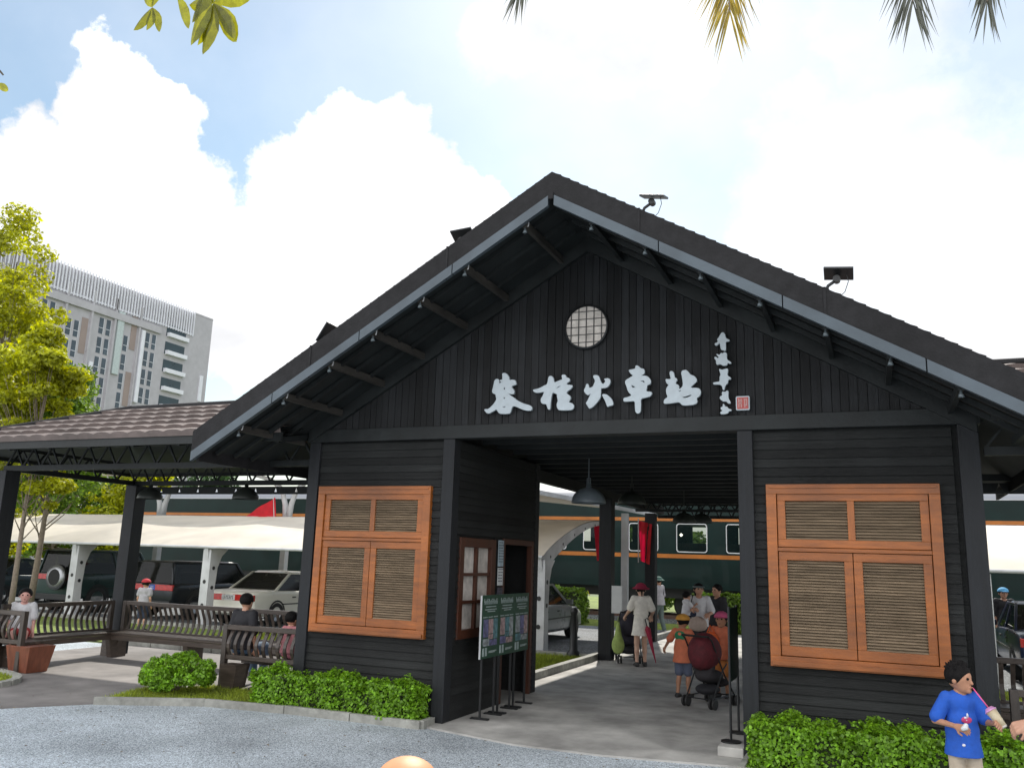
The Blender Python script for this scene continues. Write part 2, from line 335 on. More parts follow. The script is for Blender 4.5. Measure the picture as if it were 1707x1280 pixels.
def person(loc, face, H, label, group=None, h=None, child=0., arms=None, legs=None, seat=None, skin=None, top=None, sleeve=.55, hem=.50, bottom=None, blen=.3, skirt=None,
           shoes=(.03, .03, .03), hair='short', hat=None, head_yaw=0, girth=1., lean=0, hands=True, topname='shirt', head_pitch=0):
    """loc = ground (or seat) point; face = world facing vector; local +y is forward, +x is the person's right-hand side seen from behind"""
    rz = math.atan2(-face[0], face[1]); root = thing('person', loc, label, 'person', group, rz)
    h = h or H * .0062; hs = 1 + child * .30; skin = skin or skin_m; W = (1 + .05 * child) * girth
    shz = H * (.815 - .035 * child); hipz = H * (.50 - .02 * child); hz = H * (.935 - .02 * child); hr = H * .0625 * hs; shw = H * .098 * W
    base = np.zeros(3)
    if seat is not None: base = np.array([0, 0, seat - hipz + .06 * H])
    def T(x, y, z): return base + np.array([x, y + lean * max(0, z - hipz), z])
    hip = {s: T(s * H * .05 * W, 0, hipz) for s in (-1, 1)}; sh = {s: T(s * shw, 0, shz) for s in (-1, 1)}
    legs = legs or {}; K = {}; A = {}
    for s in (-1, 1):
        if seat is not None:
            K[s] = hip[s] + np.array([s * .02, H * .24, .01]); A[s] = np.array([K[s][0], K[s][1] + .02 * H, K[s][2] - H * .235])
        else:
            fy = legs.get(s, 0); lift = legs.get('lift%d' % s, 0)
            A[s] = np.array([s * H * .055, fy, H * .045 + lift]); K[s] = (hip[s] + A[s]) / 2 + np.array([0, H * .022 + abs(fy) * .12, H * .005])
    arms = arms or {}; E = {}; Wr = {}
    for s in (-1, 1):
        e, wv = arms.get(s, ((s * .025, -.01, -.165), (s * .03, .035, -.315)))
        E[s] = sh[s] + np.array(e) * H; Wr[s] = sh[s] + np.array(wv) * H
    hc = T(0, H * .012, hz - hr * .15); cy, sy = math.cos(head_yaw), math.sin(head_yaw)
    def HP(x, y, z):      # head-local to figure-local (units of head radius)
        y, z = y * math.cos(head_pitch) - z * math.sin(head_pitch), y * math.sin(head_pitch) + z * math.cos(head_pitch)
        return hc + np.array([x * cy - y * sy, x * sy + y * cy, z]) * hr
    allp = np.array([*hip.values(), *sh.values(), *K.values(), *A.values(), *E.values(), *Wr.values(), hc + hr * 2, hc - hr * 2]); pad = H * .13
    lo = allp.min(0) - pad; hi = allp.max(0) + pad; 
    if seat is None: lo[2] = -.02
    k = H * .014
    v = Vox(lo, hi, h)
    # torso + neck
    v.ell(T(0, 0, H * .755), (H * .092 * W, H * .058 * W, H * .085), k); v.ell(T(0, 0, H * .655), (H * .078 * W, H * .052 * W, H * .09), k * 2); v.ell(T(0, -.005, H * .555), (H * .088 * W, H * .062 * W, H * .065), k * 2)
    v.cap(T(0, -H * .006, shz + .01 * H), hc - np.array([0, H * .01, hr * .6]), H * .031, H * .029, k)
    for s in (-1, 1):
        v.cap(T(0, 0, shz - .01 * H), sh[s], H * .04, H * .030, k)
        v.cap(sh[s], E[s], H * .029 * W, H * .022, k * .6); v.cap(E[s], Wr[s], H * .0225, H * .0155, k * .4)
        v.cap(hip[s], K[s], H * .045 * W, H * .033, k); v.cap(K[s], A[s], H * .032, H * .020, k * .5); v.ell(K[s] * .62 + A[s] * .38 + np.array([0, -H * .008, 0]), (H * .030, H * .032, H * .055), k * .6)
        v.cap(A[s] + np.array([0, -H * .015, -H * .022]), A[s] + np.array([s * .01 * H, H * .085, -H * .030]), H * .020, H * .014, k * .5)
        hd = Wr[s] - E[s]; hd = hd / (np.linalg.norm(hd) + 1e-9)
        if hands: hand(v, Wr[s], hd, np.array([-s * .8, .6, 0]) if abs(hd[2]) > .6 else np.array([0, .0, 1.0]) * (1 if arms.get('palm_up') else -1) + np.array([-s * .9, 0, 0]), H * .105, .55, side=s)
        else: v.ell(Wr[s] + hd * H * .04, (H * .022, H * .022, H * .03), k * .5)
    # head
    v.ell(HP(0, -.05, .12), np.array([.88, 1.0, 1.0]) * hr, k * .4, rz=head_yaw); v.ell(HP(0, .22, -.52), np.array([.62, .66, .66]) * hr, k * .8, rz=head_yaw)
    v.cap(HP(0, .90, .0), HP(0, 1.10 - .09 * child, -.28), hr * .08, hr * (.15 - .03 * child), hr * .12)
    v.ell(HP(0, .93, -.62), np.array([.22, .1, .08]) * hr, hr * .1, rz=head_yaw); v.ell(HP(0, .72, -.95), np.array([.25, .2, .18]) * hr, hr * .2, rz=head_yaw)
    for s in (-1, 1): v.ell(HP(s * .9, -.05, -.1), np.array([.12, .2, .28]) * hr, hr * .05, rz=head_yaw); v.ell(HP(s * .36, .97, .12), np.array([.17, .13, .09]) * hr, 0, sub=True, rz=head_yaw)
    v.mesh('body', skin, root)
    e = MB()
    for s in (-1, 1):
        c = HP(s * .36, .85, .10); e.lathe([(hr * .001, -hr * .13), (hr * .09, -hr * .09), (hr * .13, 0), (hr * .09, hr * .09), (hr * .001, hr * .13)], c, 8)
    e.obj('eyes', hair_m, root, True)
    li = MB(); a = HP(-.17, 1.0, -.60); b = HP(.17, 1.0, -.60); m_ = HP(0, 1.06, -.60); li.tube([a, m_, b], [hr * .03, hr * .06, hr * .03], 6); li.obj('lips', mat('lips', (.38, .13, .10), .5), root, True)
    # hair
    if hair:
        q = Vox(hc - hr * 3.2, hc + hr * 2, h * .9); q.ell(HP(0, -.16 if not hat else -.10, .32 if not hat else .22), np.array([1.06, 1.06, 1.0]) * hr * (.96 if hat else 1), 0, rz=head_yaw)
        if hair == 'spiky':
            for i in range(26):
                a = random.uniform(0, 6.28); t = random.uniform(.1, 1.1); d = np.array([math.sin(t) * math.cos(a), math.sin(t) * math.sin(a) - .1, math.cos(t)])
                q.cap(HP(*(d * .8 + np.array([0, -.1, .3]))), HP(*(d * 1.28 + np.array([0, -.05, .3]))), hr * .22, hr * .07, hr * .1)
        f = np.array([-sy, cy, 0]); q.cut(HP(0, .42, .0), f + np.array([0, 0, -.75]))
        if hair in ('short', 'spiky'): q.cut(HP(0, 0, -.55), (0, 0, -1))
        elif hair == 'long':
            q.cap(HP(0, -.55, .1), HP(0, -.75, -1.7), hr * .72, hr * .5, hr * .3)
        elif hair == 'bun':
            q.cut(HP(0, 0, -.6), (0, 0, -1)); q.ell(HP(0, -1.05, .1), np.array([.38, .38, .38]) * hr, hr * .1)
        elif hair == 'pony':
            q.cut(HP(0, 0, -.6), (0, 0, -1)); q.cap(HP(0, -1.0, .0), HP(0, -1.15, -1.3), hr * .25, hr * .1, hr * .1)
        q.mesh('hair', hair_m, root)
    if hat:
        kind, hm = hat
        q = Vox(hc - hr * 3, hc + hr * 3, h * .8); q.ell(HP(0, -.05, .35), np.array([1.16, 1.22, .95 if kind != 'bucket' else 1.0]) * hr, 0, rz=head_yaw)
        if kind == 'visor': q.ell(HP(0, -.05, .35), np.array([.95, .99, 2]) * hr, 0, sub=True, rz=head_yaw); q.cut(HP(0, 0, .62), (0, 0, 1))
        q.cut(HP(0, 0, .30), (0, 0, -1))
        if kind in ('cap', 'visor'): q.ell(HP(0, .95, .36), np.array([.78, 1.0, .10]) * hr, hr * .1, rz=head_yaw)
        if kind == 'bucket':
            q.ell(HP(0, -.05, .22), np.array([1.75, 1.8, .32]) * hr, hr * .25, rz=head_yaw); q.ell(HP(0, -.05, -.1), np.array([1.35, 1.4, .38]) * hr, 0, sub=True, rz=head_yaw)
        q.mesh('hat', hm, root)
    # clothes
    g = H * .012
    if top:
        q = Vox(lo, hi, h)
        q.ell(T(0, 0, H * .755), (H * .092 * W + g, H * .060 * W + g, H * .080 + g * .3), k); q.ell(T(0, 0, H * .655), (H * .084 * W + g, H * .060 * W + g, H * .09), k * 2)
        q.cap(T(0, 0, H * .62), T(0, 0, H * (hem - .06)), H * .078 * W + g, H * .110 * W + g * 1.6, k * 2)
        q.ell(T(0, 0, H * .58), (H * .098 * W + g, H * .068 * W + g, H * .08), k * 2)
        for s in (-1, 1):
            q.cap(T(0, 0, shz + .0 * H), sh[s] - np.array([0, 0, .012 * H]), H * .036 + g * .5, H * .030 + g * .8, k)
            if sleeve > 1: q.cap(sh[s], E[s], H * .030 * W + g, H * .024 + g, k * .6); en = E[s] + (Wr[s] - E[s]) * (sleeve - 1); q.cap(E[s], en, H * .024 + g, H * .019 + g, k * .5)
            elif sleeve > 0: en = sh[s] + (E[s] - sh[s]) * sleeve; q.cap(sh[s], en, H * .030 * W + g, H * .030 + g * 1.5, k * .6)
        # folds
        for i in range(7):
            a = random.uniform(0, 6.28); z0 = random.uniform(.5, .62) * H; q.cap(T(math.cos(a) * H * .09 * W, math.sin(a) * H * .068 * W, z0), T(math.cos(a + .3) * H * .085 * W, math.sin(a + .3) * H * .06 * W, z0 + .12 * H), H * .010, H * .006, H * .012)
        q.cut(T(0, 0, H * hem), (0, 0, -1)); q.cap(T(0, .012 * H, shz + .03 * H), hc, H * .040, H * .040, 0, sub=True)
        q.mesh(topname, top, root)
    if bottom:
        q = Vox(lo, hi, h); q.ell(T(0, -.005, H * .545), (H * .092 * W + g, H * .066 * W + g, H * .065), k * 2)
        for s in (-1, 1):
            q.cap(hip[s], hip[s] + (K[s] - hip[s]) * min(1, blen * 2), H * .046 * W + g, H * .042 + g * (1.2 if blen < .6 else .4), k)
            if blen > .5: q.cap(K[s], K[s] + (A[s] - K[s]) * min(1, (blen - .5) * 2), H * .038 + g * .6, H * .028 + g, k * .6)
        q.mesh('trousers' if blen > .6 else 'shorts', bottom, root)
    if skirt:
        sm, z1, r1 = skirt; q = Vox(lo, hi, h); 
        for i in range(12):
            t = i / 11; z = H * (.66 - t * (.66 - z1)); rr = H * (.078 + t * (r1 - .078)); q.ell(T(0, 0, z), (rr * W * 1.08, rr * .85, H * .035), k * 1.5)
        for i in range(10):
            a = i * .63; rr = r1 * H; q.cap(T(0, 0, H * .58), T(math.cos(a) * rr * W * 1.02, math.sin(a) * rr * .80, H * z1), H * .02, H * .012, H * .02)
        q.cut(T(0, 0, H * z1), (0, 0, -1)); q.mesh('skirt', sm, root)
    if shoes:
        for s in (-1, 1):
            q = Vox(A[s] - H * .12, A[s] + H * .16, h * .8); a = A[s]
            q.cap(a + np.array([0, -H * .02, -H * .022]), a + np.array([s * .01 * H, H * .085, -H * .028]), H * .026, H * .020, H * .01); q.cap(a + np.array([0, -H * .01, -.02 * H]), a + np.array([0, 0, .0]), H * .027, H * .026, H * .01)
            q.cut(a + np.array([0, 0, -H * .044]), (0, 0, -1)); q.cut(a + np.array([0, 0, H * .012]), (0, 0, 1)); q.mesh('shoe', mat('shoe_%02d%02d%02d' % tuple(int(c * 99) for c in shoes), shoes, .6), root)
    root['_hc'] = 0; del root['_hc']
    return root, dict(hc=hc, hr=hr, wr=Wr, E=E, T=T, HP=HP, sh=sh, A=A)
# ================================================================ ground
def sheet(name, poly, z, m, kind='structure', thick=0):
    mb = MB()
    if thick: mb.prism(poly, z - thick, z)
    else: mb.add([(x, y, z) for x, y in poly], [tuple(range(len(poly)))])
    o = mb.obj(name, m); tag(o, kind=kind); return o
def gravel_mat(name, c1, c2, sc_=55):
    m = bpy.data.materials.new(name); m.use_nodes = True; t = m.node_tree; l = t.links; b = t.nodes['Principled BSDF']
    co = t.nodes.new('ShaderNodeTexCoord'); vo = t.nodes.new('ShaderNodeTexVoronoi'); vo.inputs['Scale'].default_value = sc_; l.new(co.outputs['Object'], vo.inputs['Vector'])
    cr = t.nodes.new('ShaderNodeValToRGB'); l.new(vo.outputs['Color'], cr.inputs[0]); cr.color_ramp.elements[0].color = (*c1, 1); cr.color_ramp.elements[1].color = (*c2, 1)
    e = cr.color_ramp.elements.new(.93); e.color = (*[min(1, c * 1.9) for c in c2], 1); cr.color_ramp.elements[0].position = .1; cr.color_ramp.elements[-1].position = 1
    n = t.nodes.new('ShaderNodeTexNoise'); n.inputs['Scale'].default_value = .6; n.inputs['Detail'].default_value = 8; l.new(co.outputs['Object'], n.inputs['Vector'])
    mr = t.nodes.new('ShaderNodeMapRange'); mr.inputs[1].default_value = .35; mr.inputs[2].default_value = .65; mr.inputs[3].default_value = .72; mr.inputs[4].default_value = 1.25; l.new(n.outputs['Fac'], mr.inputs[0])
    vm = t.nodes.new('ShaderNodeVectorMath'); vm.operation = 'SCALE'; l.new(cr.outputs[0], vm.inputs[0]); l.new(mr.outputs[0], vm.inputs['Scale']); l.new(vm.outputs[0], b.inputs['Base Color'])
    b.inputs['Roughness'].default_value = .8
    bp = t.nodes.new('ShaderNodeBump'); bp.inputs['Distance'].default_value = .012; bp.inputs['Strength'].default_value = .8; l.new(vo.outputs['Distance'], bp.inputs['Height']); bp.invert = True; l.new(bp.outputs[0], b.inputs['Normal'])
    return m
gm = gravel_mat('blue_grey_gravel', (.155, .178, .195), (.34, .375, .40), 85)
gm2 = gravel_mat('parking_gravel', (.05, .055, .06), (.13, .14, .15), 30)
lawn_m = mat('lawn_soil', (.15, .20, .03), .9, .4, 5, .6, 60, dirt=.25)
far_m = mat('far_ground', (.09, .12, .04), .9, .3, .3)
sheet('ground', [(-900, -60), (500, -60), (500, 900), (-900, 900)], -.03, far_m)
sheet('gravel_yard', [(-60, -40), (60, -40), (60, 4), (-60, 4)], -.020, gm)
sheet('parking_ground', [(-60, 7.0), (60, 7.0), (60, 17.2), (-60, 17.2)], -.016, gm2)
sheet('lawn', [(-60, 4.2), (-3.42, 4.2), (-3.42, 8.0), (-60, 8.0)], -.010, lawn_m)
sheet('lawn', [(3.6, 4.2), (40, 4.2), (40, 8.0), (3.6, 8.0)], -.010, lawn_m)
sheet('lawn', [(-60, 17.2), (60, 17.2), (60, 40), (-60, 40)], -.012, lawn_m)
slab_m = concrete_m; pav_m = mat('paving', (.20, .185, .175), .8, .2, 3, .25, 60, dirt=.25, detail=9)
sheet('walkway', [(-2.86, -.30), (-1.6, -.64), (-.6, -.64), (.86, -.40), (3.4, -.06), (3.4, 17.0), (-3.25, 17.0), (-3.25, 4.0), (-5, 4.0), (-5, -.06), (-2.86, -.06)], 0, slab_m, thick=.1)
sheet('pavilion_floor', [(-9.1, -1.9), (-7.8, -2.04), (-7.17, -1.22), (-7.46, -.16), (-6.9, .55), (-5.0, .55), (-5.0, 3.95), (-12.3, 3.95), (-12.3, -.0), (-30, 0), (-30, -1.6)], -.002, pav_m, thick=.1)
sheet('pavilion_floor', [(3.4, .0), (14, .0), (14, 3.95), (3.4, 3.95)], -.002, slab_m, thick=.1)
bed = [(-7.17, -1.16), (-5.95, -.50), (-4.79, -.36), (-2.90, -.34), (-2.90, -.05), (-5.0, -.02), (-5.0, .55), (-6.9, .55), (-7.46, -.16)]
sheet('grass_bed', bed, .02, lawn_m, thick=.1)
sheet('planting_bed', [(.86, -.74), (3.5, -.6), (3.5, -.05), (.86, -.05)], .03, lawn_m, thick=.1)
disc = [(-10.55 + 1.35 * math.cos(a), -1.05 + .85 * math.sin(a)) for a in [i * math.pi / 14 for i in range(28)]]
sheet('round_bed', disc, .03, lawn_m, thick=.1)
def kerb(pts, w=.07, h=.075, z0=-.04, closed=False):
    mb = MB(); P = [Vector((x, y, 0)) for x, y in pts]
    if closed: P.append(P[0])
    for a, b in zip(P[:-1], P[1:]):
        d = b - a; k = max(1, int(d.length / .75))
        for i in range(k):
            q0 = a + d * (i / k) + d.normalized() * .006; q1 = a + d * ((i + 1) / k) - d.normalized() * .006; j = random.uniform(-.004, .004)
            mb.bar((q0.x, q0.y, z0 + (h + j) / 2 + .02), (q1.x, q1.y, z0 + (h + j) / 2 + .02), w, h + j + .04)
    o = mb.obj('kerb', kerb_m, bevel=.006); tag(o, kind='structure')
kerb([(-7.17, -1.22), (-5.95, -.56), (-4.79, -.42), (-2.87, -.39), (-2.87, -.1)])
kerb([(.84, -.1), (.84, -.79), (3.52, -.65), (3.55, -.1)])
kerb(disc, .12, closed=True)
kerb([(-12.3, 4.02), (-5.2, 4.02)], .1, .11); kerb([(-12.3, 4.35), (-5.2, 4.35)], .12, .09)
kerb([(-3.30, 4.0), (-3.30, 7.4), (-3.40, 9), (-3.42, 17)], .14, .12); kerb([(-30, 8.05), (-3.5, 8.05)], .1, .08); kerb([(3.5, 4.05), (20, 4.05)], .1, .11)
# grass blades
def grass(poly_pts, n, hgt_=.05, z=.0):
    xs = np.array(poly_pts); lo = xs.min(0); hi = xs.max(0); P = RNG.uniform(lo, hi, (n * 2, 2))
    ins = np.zeros(len(P), bool); j = len(xs) - 1
    for i in range(len(xs)):
        c = ((xs[i, 1] > P[:, 1]) != (xs[j, 1] > P[:, 1])) & (P[:, 0] < (xs[j, 0] - xs[i, 0]) * (P[:, 1] - xs[i, 1]) / (xs[j, 1] - xs[i, 1] + 1e-12) + xs[i, 0]); ins ^= c; j = i
    P = P[ins]; K = len(P); a = RNG.uniform(0, 6.28, K); wv = np.stack([np.cos(a), np.sin(a), 0 * a], 1) * .006
    B = np.concatenate([P, np.full((K, 1), z)], 1); ht = hgt_ * RNG.uniform(.5, 1.3, K); tip = B + np.stack([RNG.normal(0, .35, K) * ht, RNG.normal(0, .35, K) * ht, ht], 1)
    return np.stack([B - wv, B + wv, tip], 1)
G_ = [grass(bed, 9000, .05, .02), grass([(-12.3, 4.3), (-3.5, 4.3), (-3.5, 7.9), (-12.3, 7.9)], 26000, .07), grass(disc, 4000, .05, .03), grass([(3.7, 4.3), (9, 4.3), (9, 7.9), (3.7, 7.9)], 6000, .07)]
tag(fast_mesh('grass', np.concatenate(G_), 3, grass_m), 'short bright green grass on the lawns and beds around the station', 'grass', kind='stuff')
# ================================================================ station building
X0, X1, J0, J1 = -4.97, 3.05, -2.784, .792; ZH = 3.454; DEP = 2.99; RX = -1.0; TR = 5.93; SL = .583; YF = -1.4
st = thing('station_building', (-1, 0, 0), 'black timber station building with steep gabled roof, orange shuttered windows and open central passage', 'building')
st.location = (0, 0, 0)
def clap(mb, x0, x1, y, z0, z1, pitch=.098, face=-1, holes=()):
    """lapped horizontal boards on a wall facing -y; holes = (x0,x1,z0,z1)"""
    z = z0
    while z < z1 - .01:
        zt = min(z + pitch, z1); spans = [(x0, x1)]
        for hx0, hx1, hz0, hz1 in holes:
            if zt > hz0 + .005 and z < hz1 - .005:
                ns = []
                for a, b in spans:
                    if hx0 > a: ns.append((a, min(b, hx0)))
                    if hx1 < b: ns.append((max(a, hx1), b))
                spans = ns
        for a, b in spans:
            if b - a < .02: continue
            j = random.uniform(0, .004); yo = y + face * (.020 + j)
            mb.add([(a, yo, z + .002), (b, yo, z + .002), (b, y + face * .004, zt + .006), (a, y + face * .004, zt + .006), (a, y, z + .002), (b, y, z + .002), (b, y, zt), (a, y, zt)],
                   [(0, 1, 2, 3), (0, 4, 5, 1), (0, 3, 7, 4), (1, 5, 6, 2)])
        z = zt
WL = (-4.791, -3.068, .954, 2.85); WR = (1.072, 2.777, .954, 2.85)
for nm, xa, xb, ww in (('L', X0, J0, WL), ('R', J1, X1, WR)):
    m_ = MB(); clap(m_, xa + .13, xb - .13, 0, 0, ZH, holes=[(ww[0] + .04, ww[1] - .04, ww[2] + .04, ww[3] - .04)])
    m_.box(xa + .02, xb - .02, .02, .12, 0, ZH); m_.box(xa + .02, xa + .12, .12, DEP, 0, ZH); m_.box(xb - .12, xb - .02, .125, DEP, 0, ZH) if nm == 'R' else None; m_.box(xa + .12, xb - .12, DEP - .1, DEP, 0, ZH)
    tag(m_.obj('wall', board_h, st), 'horizontal black boards')
# passage left wall with a window and a doorway
m_ = MB(); TWh = [(.22, 1.34, .95, 2.22), (1.60, 2.80, 0.0, 2.25)]
def clap_x(mb, y0, y1, x, z0, z1, holes=(), face=1, pitch=.098):
    t = MB(); clap(t, y0, y1, 0, z0, z1, pitch, -1, holes); mb.add([(x - v[1] * face, v[0], v[2]) for v in t.v], [tuple(reversed(f)) for f in t.f])
clap_x(m_, .0 + .13, DEP - .12, J0, 0, ZH, TWh)
m_.box(J0 - .1, J0 - .005, .13, .22, 0, ZH); m_.box(J0 - .1, J0 - .005, 1.34, 1.60, 0, ZH); m_.box(J0 - .1, J0 - .005, 2.80, DEP, 0, ZH); m_.box(J0 - .1, J0 - .005, .22, 1.34, 0, .95); m_.box(J0 - .1, J0 - .005, .22, 1.34, 2.22, ZH); m_.box(J0 - .1, J0 - .005, 1.60, 2.80, 2.25, ZH)
m_.obj('wall', board_h, st)
m_ = MB(); clap_x(m_, .13, DEP - .12, J1, 0, ZH, (), -1); m_.obj('wall', board_h, st)
# corner posts
for x, w_ in ((X0 + .055, .17), (J0 - .06, .165), (J1 + .065, .165), (X1 + .02, .19)):
    MB().box(x - w_ / 2, x + w_ / 2, -.055, .128, 0, ZH).obj('corner_post', post_m, st, bevel=.006)
MB().box(J0 - .14, J0 + .02, DEP - .14, DEP + .02, 0, ZH).obj('corner_post', post_m, st); MB().box(J1 - .02, J1 + .14, DEP - .14, DEP + .02, 0, ZH).obj('corner_post', post_m, st)
MB().box(X0 - .06, X1 + .14, -.075, .10, ZH, ZH + .17).obj('header_beam', beam_m, st, bevel=.006)
# gable of upright boards
m_ = MB(); x = X0 - .02
def roofz(x, base=TR): return base - SL * abs(x - RX)
while x < X1 + .1:
    wd_ = random.choice((.088, .098, .105)); b = min(x + wd_, X1 + .12); yo = -.03 - random.uniform(0, .007)
    za, zb = roofz(x) - .02, roofz(b - .006) - .02; zc = ZH + .172
    if min(za, zb) > zc:
        m_.add([(x, yo, zc), (b - .006, yo, zc), (b - .006, yo, zb), (x, yo, za), (x, .02, zc), (b - .006, .02, zc), (b - .006, .02, zb), (x, .02, za)], [(0, 1, 2, 3), (0, 3, 7, 4), (1, 5, 6, 2), (0, 4, 5, 1)])
    x = b
m_.prism_y([(X0, ZH + .17), (X1 + .1, ZH + .17), (X1 + .1, roofz(X1 + .1) - .03), (RX, TR - .03), (X0, roofz(X0) - .03)], .02, .1)
tag(m_.obj('gable', board_v, st), 'triangular gable of black upright boards')
# roof
EX0, EX1 = -5.72, 3.78; YB = 4.4
def rs(x, dz=0): return roofz(x) + dz
rf = MB()
for s, ex in ((-1, EX0), (1, EX1)):
    rf.prism_y([(RX, TR + .03), (ex, rs(ex, .03)), (ex, rs(ex, .14)), (RX, TR + .14)][::s], YF + .03, YB)
roof = rf.obj('roof', soffit_m, st)
# tiles on the two slopes
def tiles(mb, A, B, Cc, D, rows, cols, amp=.018, step=.02):
    """A,B = eave ends, D,Cc = ridge ends (A->D up the slope); wavy lapped courses"""
    A, B, Cc, D = map(Vector, (A, B, Cc, D)); nrm = (B - A).cross(D - A).normalized(); 
    if nrm.z < 0: nrm = -nrm
    for r in range(rows):
        t0, t1 = r / rows, (r + 1.04) / rows; a0 = A.lerp(D, t0); b0 = B.lerp(Cc, t0); a1 = A.lerp(D, min(1, t1)); b1 = B.lerp(Cc, min(1, t1)); vs = []
        L_ = (b0 - a0).length; n = max(4, int(L_ / (1.0 / cols)))
        for i in range(n * 4 + 1):
            q = i / (n * 4); wv = abs(math.sin(math.pi * i / 4)) ** .7 * amp
            vs += [a0.lerp(b0, q) + nrm * (step + wv), a1.lerp(b1, q) + nrm * (.004 + wv), a0.lerp(b0, q) - nrm * .01]
        fs = []
        for i in range(n * 4): k = i * 3; fs += [(k, k + 3, k + 4, k + 1), (k + 2, k + 5, k + 3, k)]
        mb.add(vs, fs)
tb = MB()
for s, ex in ((-1, EX0), (1, EX1)):
    a = (ex - s * .02, YF + .02, rs(ex, .145)); b = (ex, YB, rs(ex, .145)); c = (RX, YB, TR + .145); d = (RX, YF + .02, TR + .145); tiles(tb, a, b, c, d, 15, 3.2)
tb.obj('roof_tiles', tile_m, roof)
MB().tube([(RX, YF, TR + .19), (RX, YB, TR + .19)], .085, 10).obj('ridge_cap', tile_m, roof)
# verge boards (dark) and the blue-grey metal trim under them
for s, ex in ((-1, EX0), (1, EX1)):
    e2 = ex + s * .10
    MB().prism_y([(RX, TR + .05), (e2, rs(e2, .05)), (e2, rs(e2, .315)), (RX, TR + .315)][::s], YF - .02, YF + .03).obj('verge_board', verge_m, roof)
    vt = MB(); n = 46
    for i in range(n):      # verge tile lips give the edge its ripple
        xa = RX + (e2 - RX) * i / n; xb = RX + (e2 - RX) * (i + .96) / n; vt.bar((xa, YF + .04, rs(xa, .300)), (xb, YF + .04, rs(xb, .318)), .10, .018)
    vt.obj('verge_tiles', verge_m, roof)
    n = 4
    for i in range(n):
        xa = RX + (e2 - RX) * i / n; xb = RX + (e2 - RX) * (i + 1) / n - s * .012
        if i == 0: xa += s * .035
        MB().prism_y([(xa, rs(xa, -.075)), (xb, rs(xb, -.075)), (xb, rs(xb, .045)), (xa, rs(xa, .045))][::s], YF - .035, YF + .02).obj('metal_trim', trim_m, roof)
MB().box(RX - .03, RX + .03, YF - .045, YF + .02, TR - .02, TR + .06).obj('apex_joint', verge_m, roof)
# purlins carrying the overhang, battens along the slope
px = [(-1.34, 0), (-2.08, 0), (-2.65, 0), (-3.27, 0), (-3.86, 0), (-4.5, 0), (-5.15, 0), (-.55, 1), (.05, 1), (.63, 1), (1.21, 1), (1.81, 1), (2.36, 1), (2.92, 1), (3.48, 1)]
for x, r in px:
    z = roofz(x) - .045; MB().bar((x, YF + .05, z), (x, .0, z), .05, .085).obj('purlin', rafter_m if not r else beam_m, roof)  # left purlins paler brown: the light on them is put into the colour
for y in (-1.12, -.78, -.44):
    mb = MB()
    for s, ex in ((-1, EX0 + .05), (1, EX1 - .05)): mb.bar((RX + s * .04, y, TR - .005 - .02), (ex, y, rs(ex, -.005) - .02), .045, .05)
    mb.obj('rafter', beam_m, roof)
MB().prism_y([(RX, TR + .028), (X0, rs(X0, .028)), (X0, rs(X0, -.15)), (RX, TR - .15)], -.10, -.045).obj('gable_trim', beam_m, st)
MB().prism_y([(X1 + .1, rs(X1 + .1, .028)), (RX, TR + .028), (RX, TR - .15), (X1 + .1, rs(X1 + .1, -.15))], -.10, -.045).obj('gable_trim', beam_m, st)
for s, ex in ((-1, EX0), (1, EX1)):
    MB().box(min(ex, ex + s * .03), max(ex, ex + s * .03), YF + .03, YB, rs(ex, -.12), rs(ex, .14)).obj('eave_board', verge_m, roof)
# round window in the gable
mb = MB(); mb.lathe([(.262, 0), (.285, .02), (.285, .05), (.262, .055)], (-1.013, -.03, 4.80), 40, 'y'); rwf = mb.obj('round_window', black_m, st, True)
papered = mat('pale_papered_pane', (.50, .46, .42), .8, .30, 7, .2, detail=9)
MB().lathe([(.001, .03), (.262, .03)], (-1.013, -.03, 4.80), 40, 'y').obj('pane', papered, rwf)
mb = MB()
for i in (-2, -1, 0, 1, 2):
    q = i * .098; hh = math.sqrt(.262 ** 2 - q * q); mb.box(-1.013 + q - .0045, -1.013 + q + .0045, -.075, -.064, 4.8 - hh, 4.8 + hh)
    mb.box(-1.013 - hh, -1.013 + hh, -.073, -.063, 4.8 + q - .0035, 4.8 + q + .0035)
mb.obj('lattice', black_m, rwf)
# ---- orange shuttered windows
def louvre(x0, x1, z0, z1, y, n, parent):
    mb = MB(); p = (z1 - z0) / n
    for i in range(n):
        z = z0 + (i + .5) * p; mb.add([(x0, y - .016, z - p * .42), (x1, y - .016, z - p * .42), (x1, y + .018, z + p * .40), (x0, y + .018, z + p * .40), (x0, y - .010, z - p * .52), (x1, y - .010, z - p * .52), (x1, y + .024, z + p * .30), (x0, y + .024, z + p * .30)],
                                      [(0, 1, 2, 3), (4, 7, 6, 5), (0, 4, 5, 1)])
    mb.box(x0, x1, y + .03, y + .035, z0, z1)
    return mb.obj('louvre_slats', louvre_m, parent)
def frame(x0, x1, z0, z1, w, y0, y1, parent, name, wt=None, wb=None, bevel=.004):
    wt = wt or w; wb = wb or w
    mb = MB(); mb.box(x0, x1, y0, y1, z1 - wt, z1).box(x0, x1, y0, y1, z0, z0 + wb); o = mb.obj(name, orange_w, parent, bevel=bevel)
    mb = MB(); mb.box(x0, x0 + w, y0 + .001, y1, z0 + wb, z1 - wt).box(x1 - w, x1, y0 + .001, y1, z0 + wb, z1 - wt); mb.obj('stile', orange_wv, o, bevel=bevel)
    return o
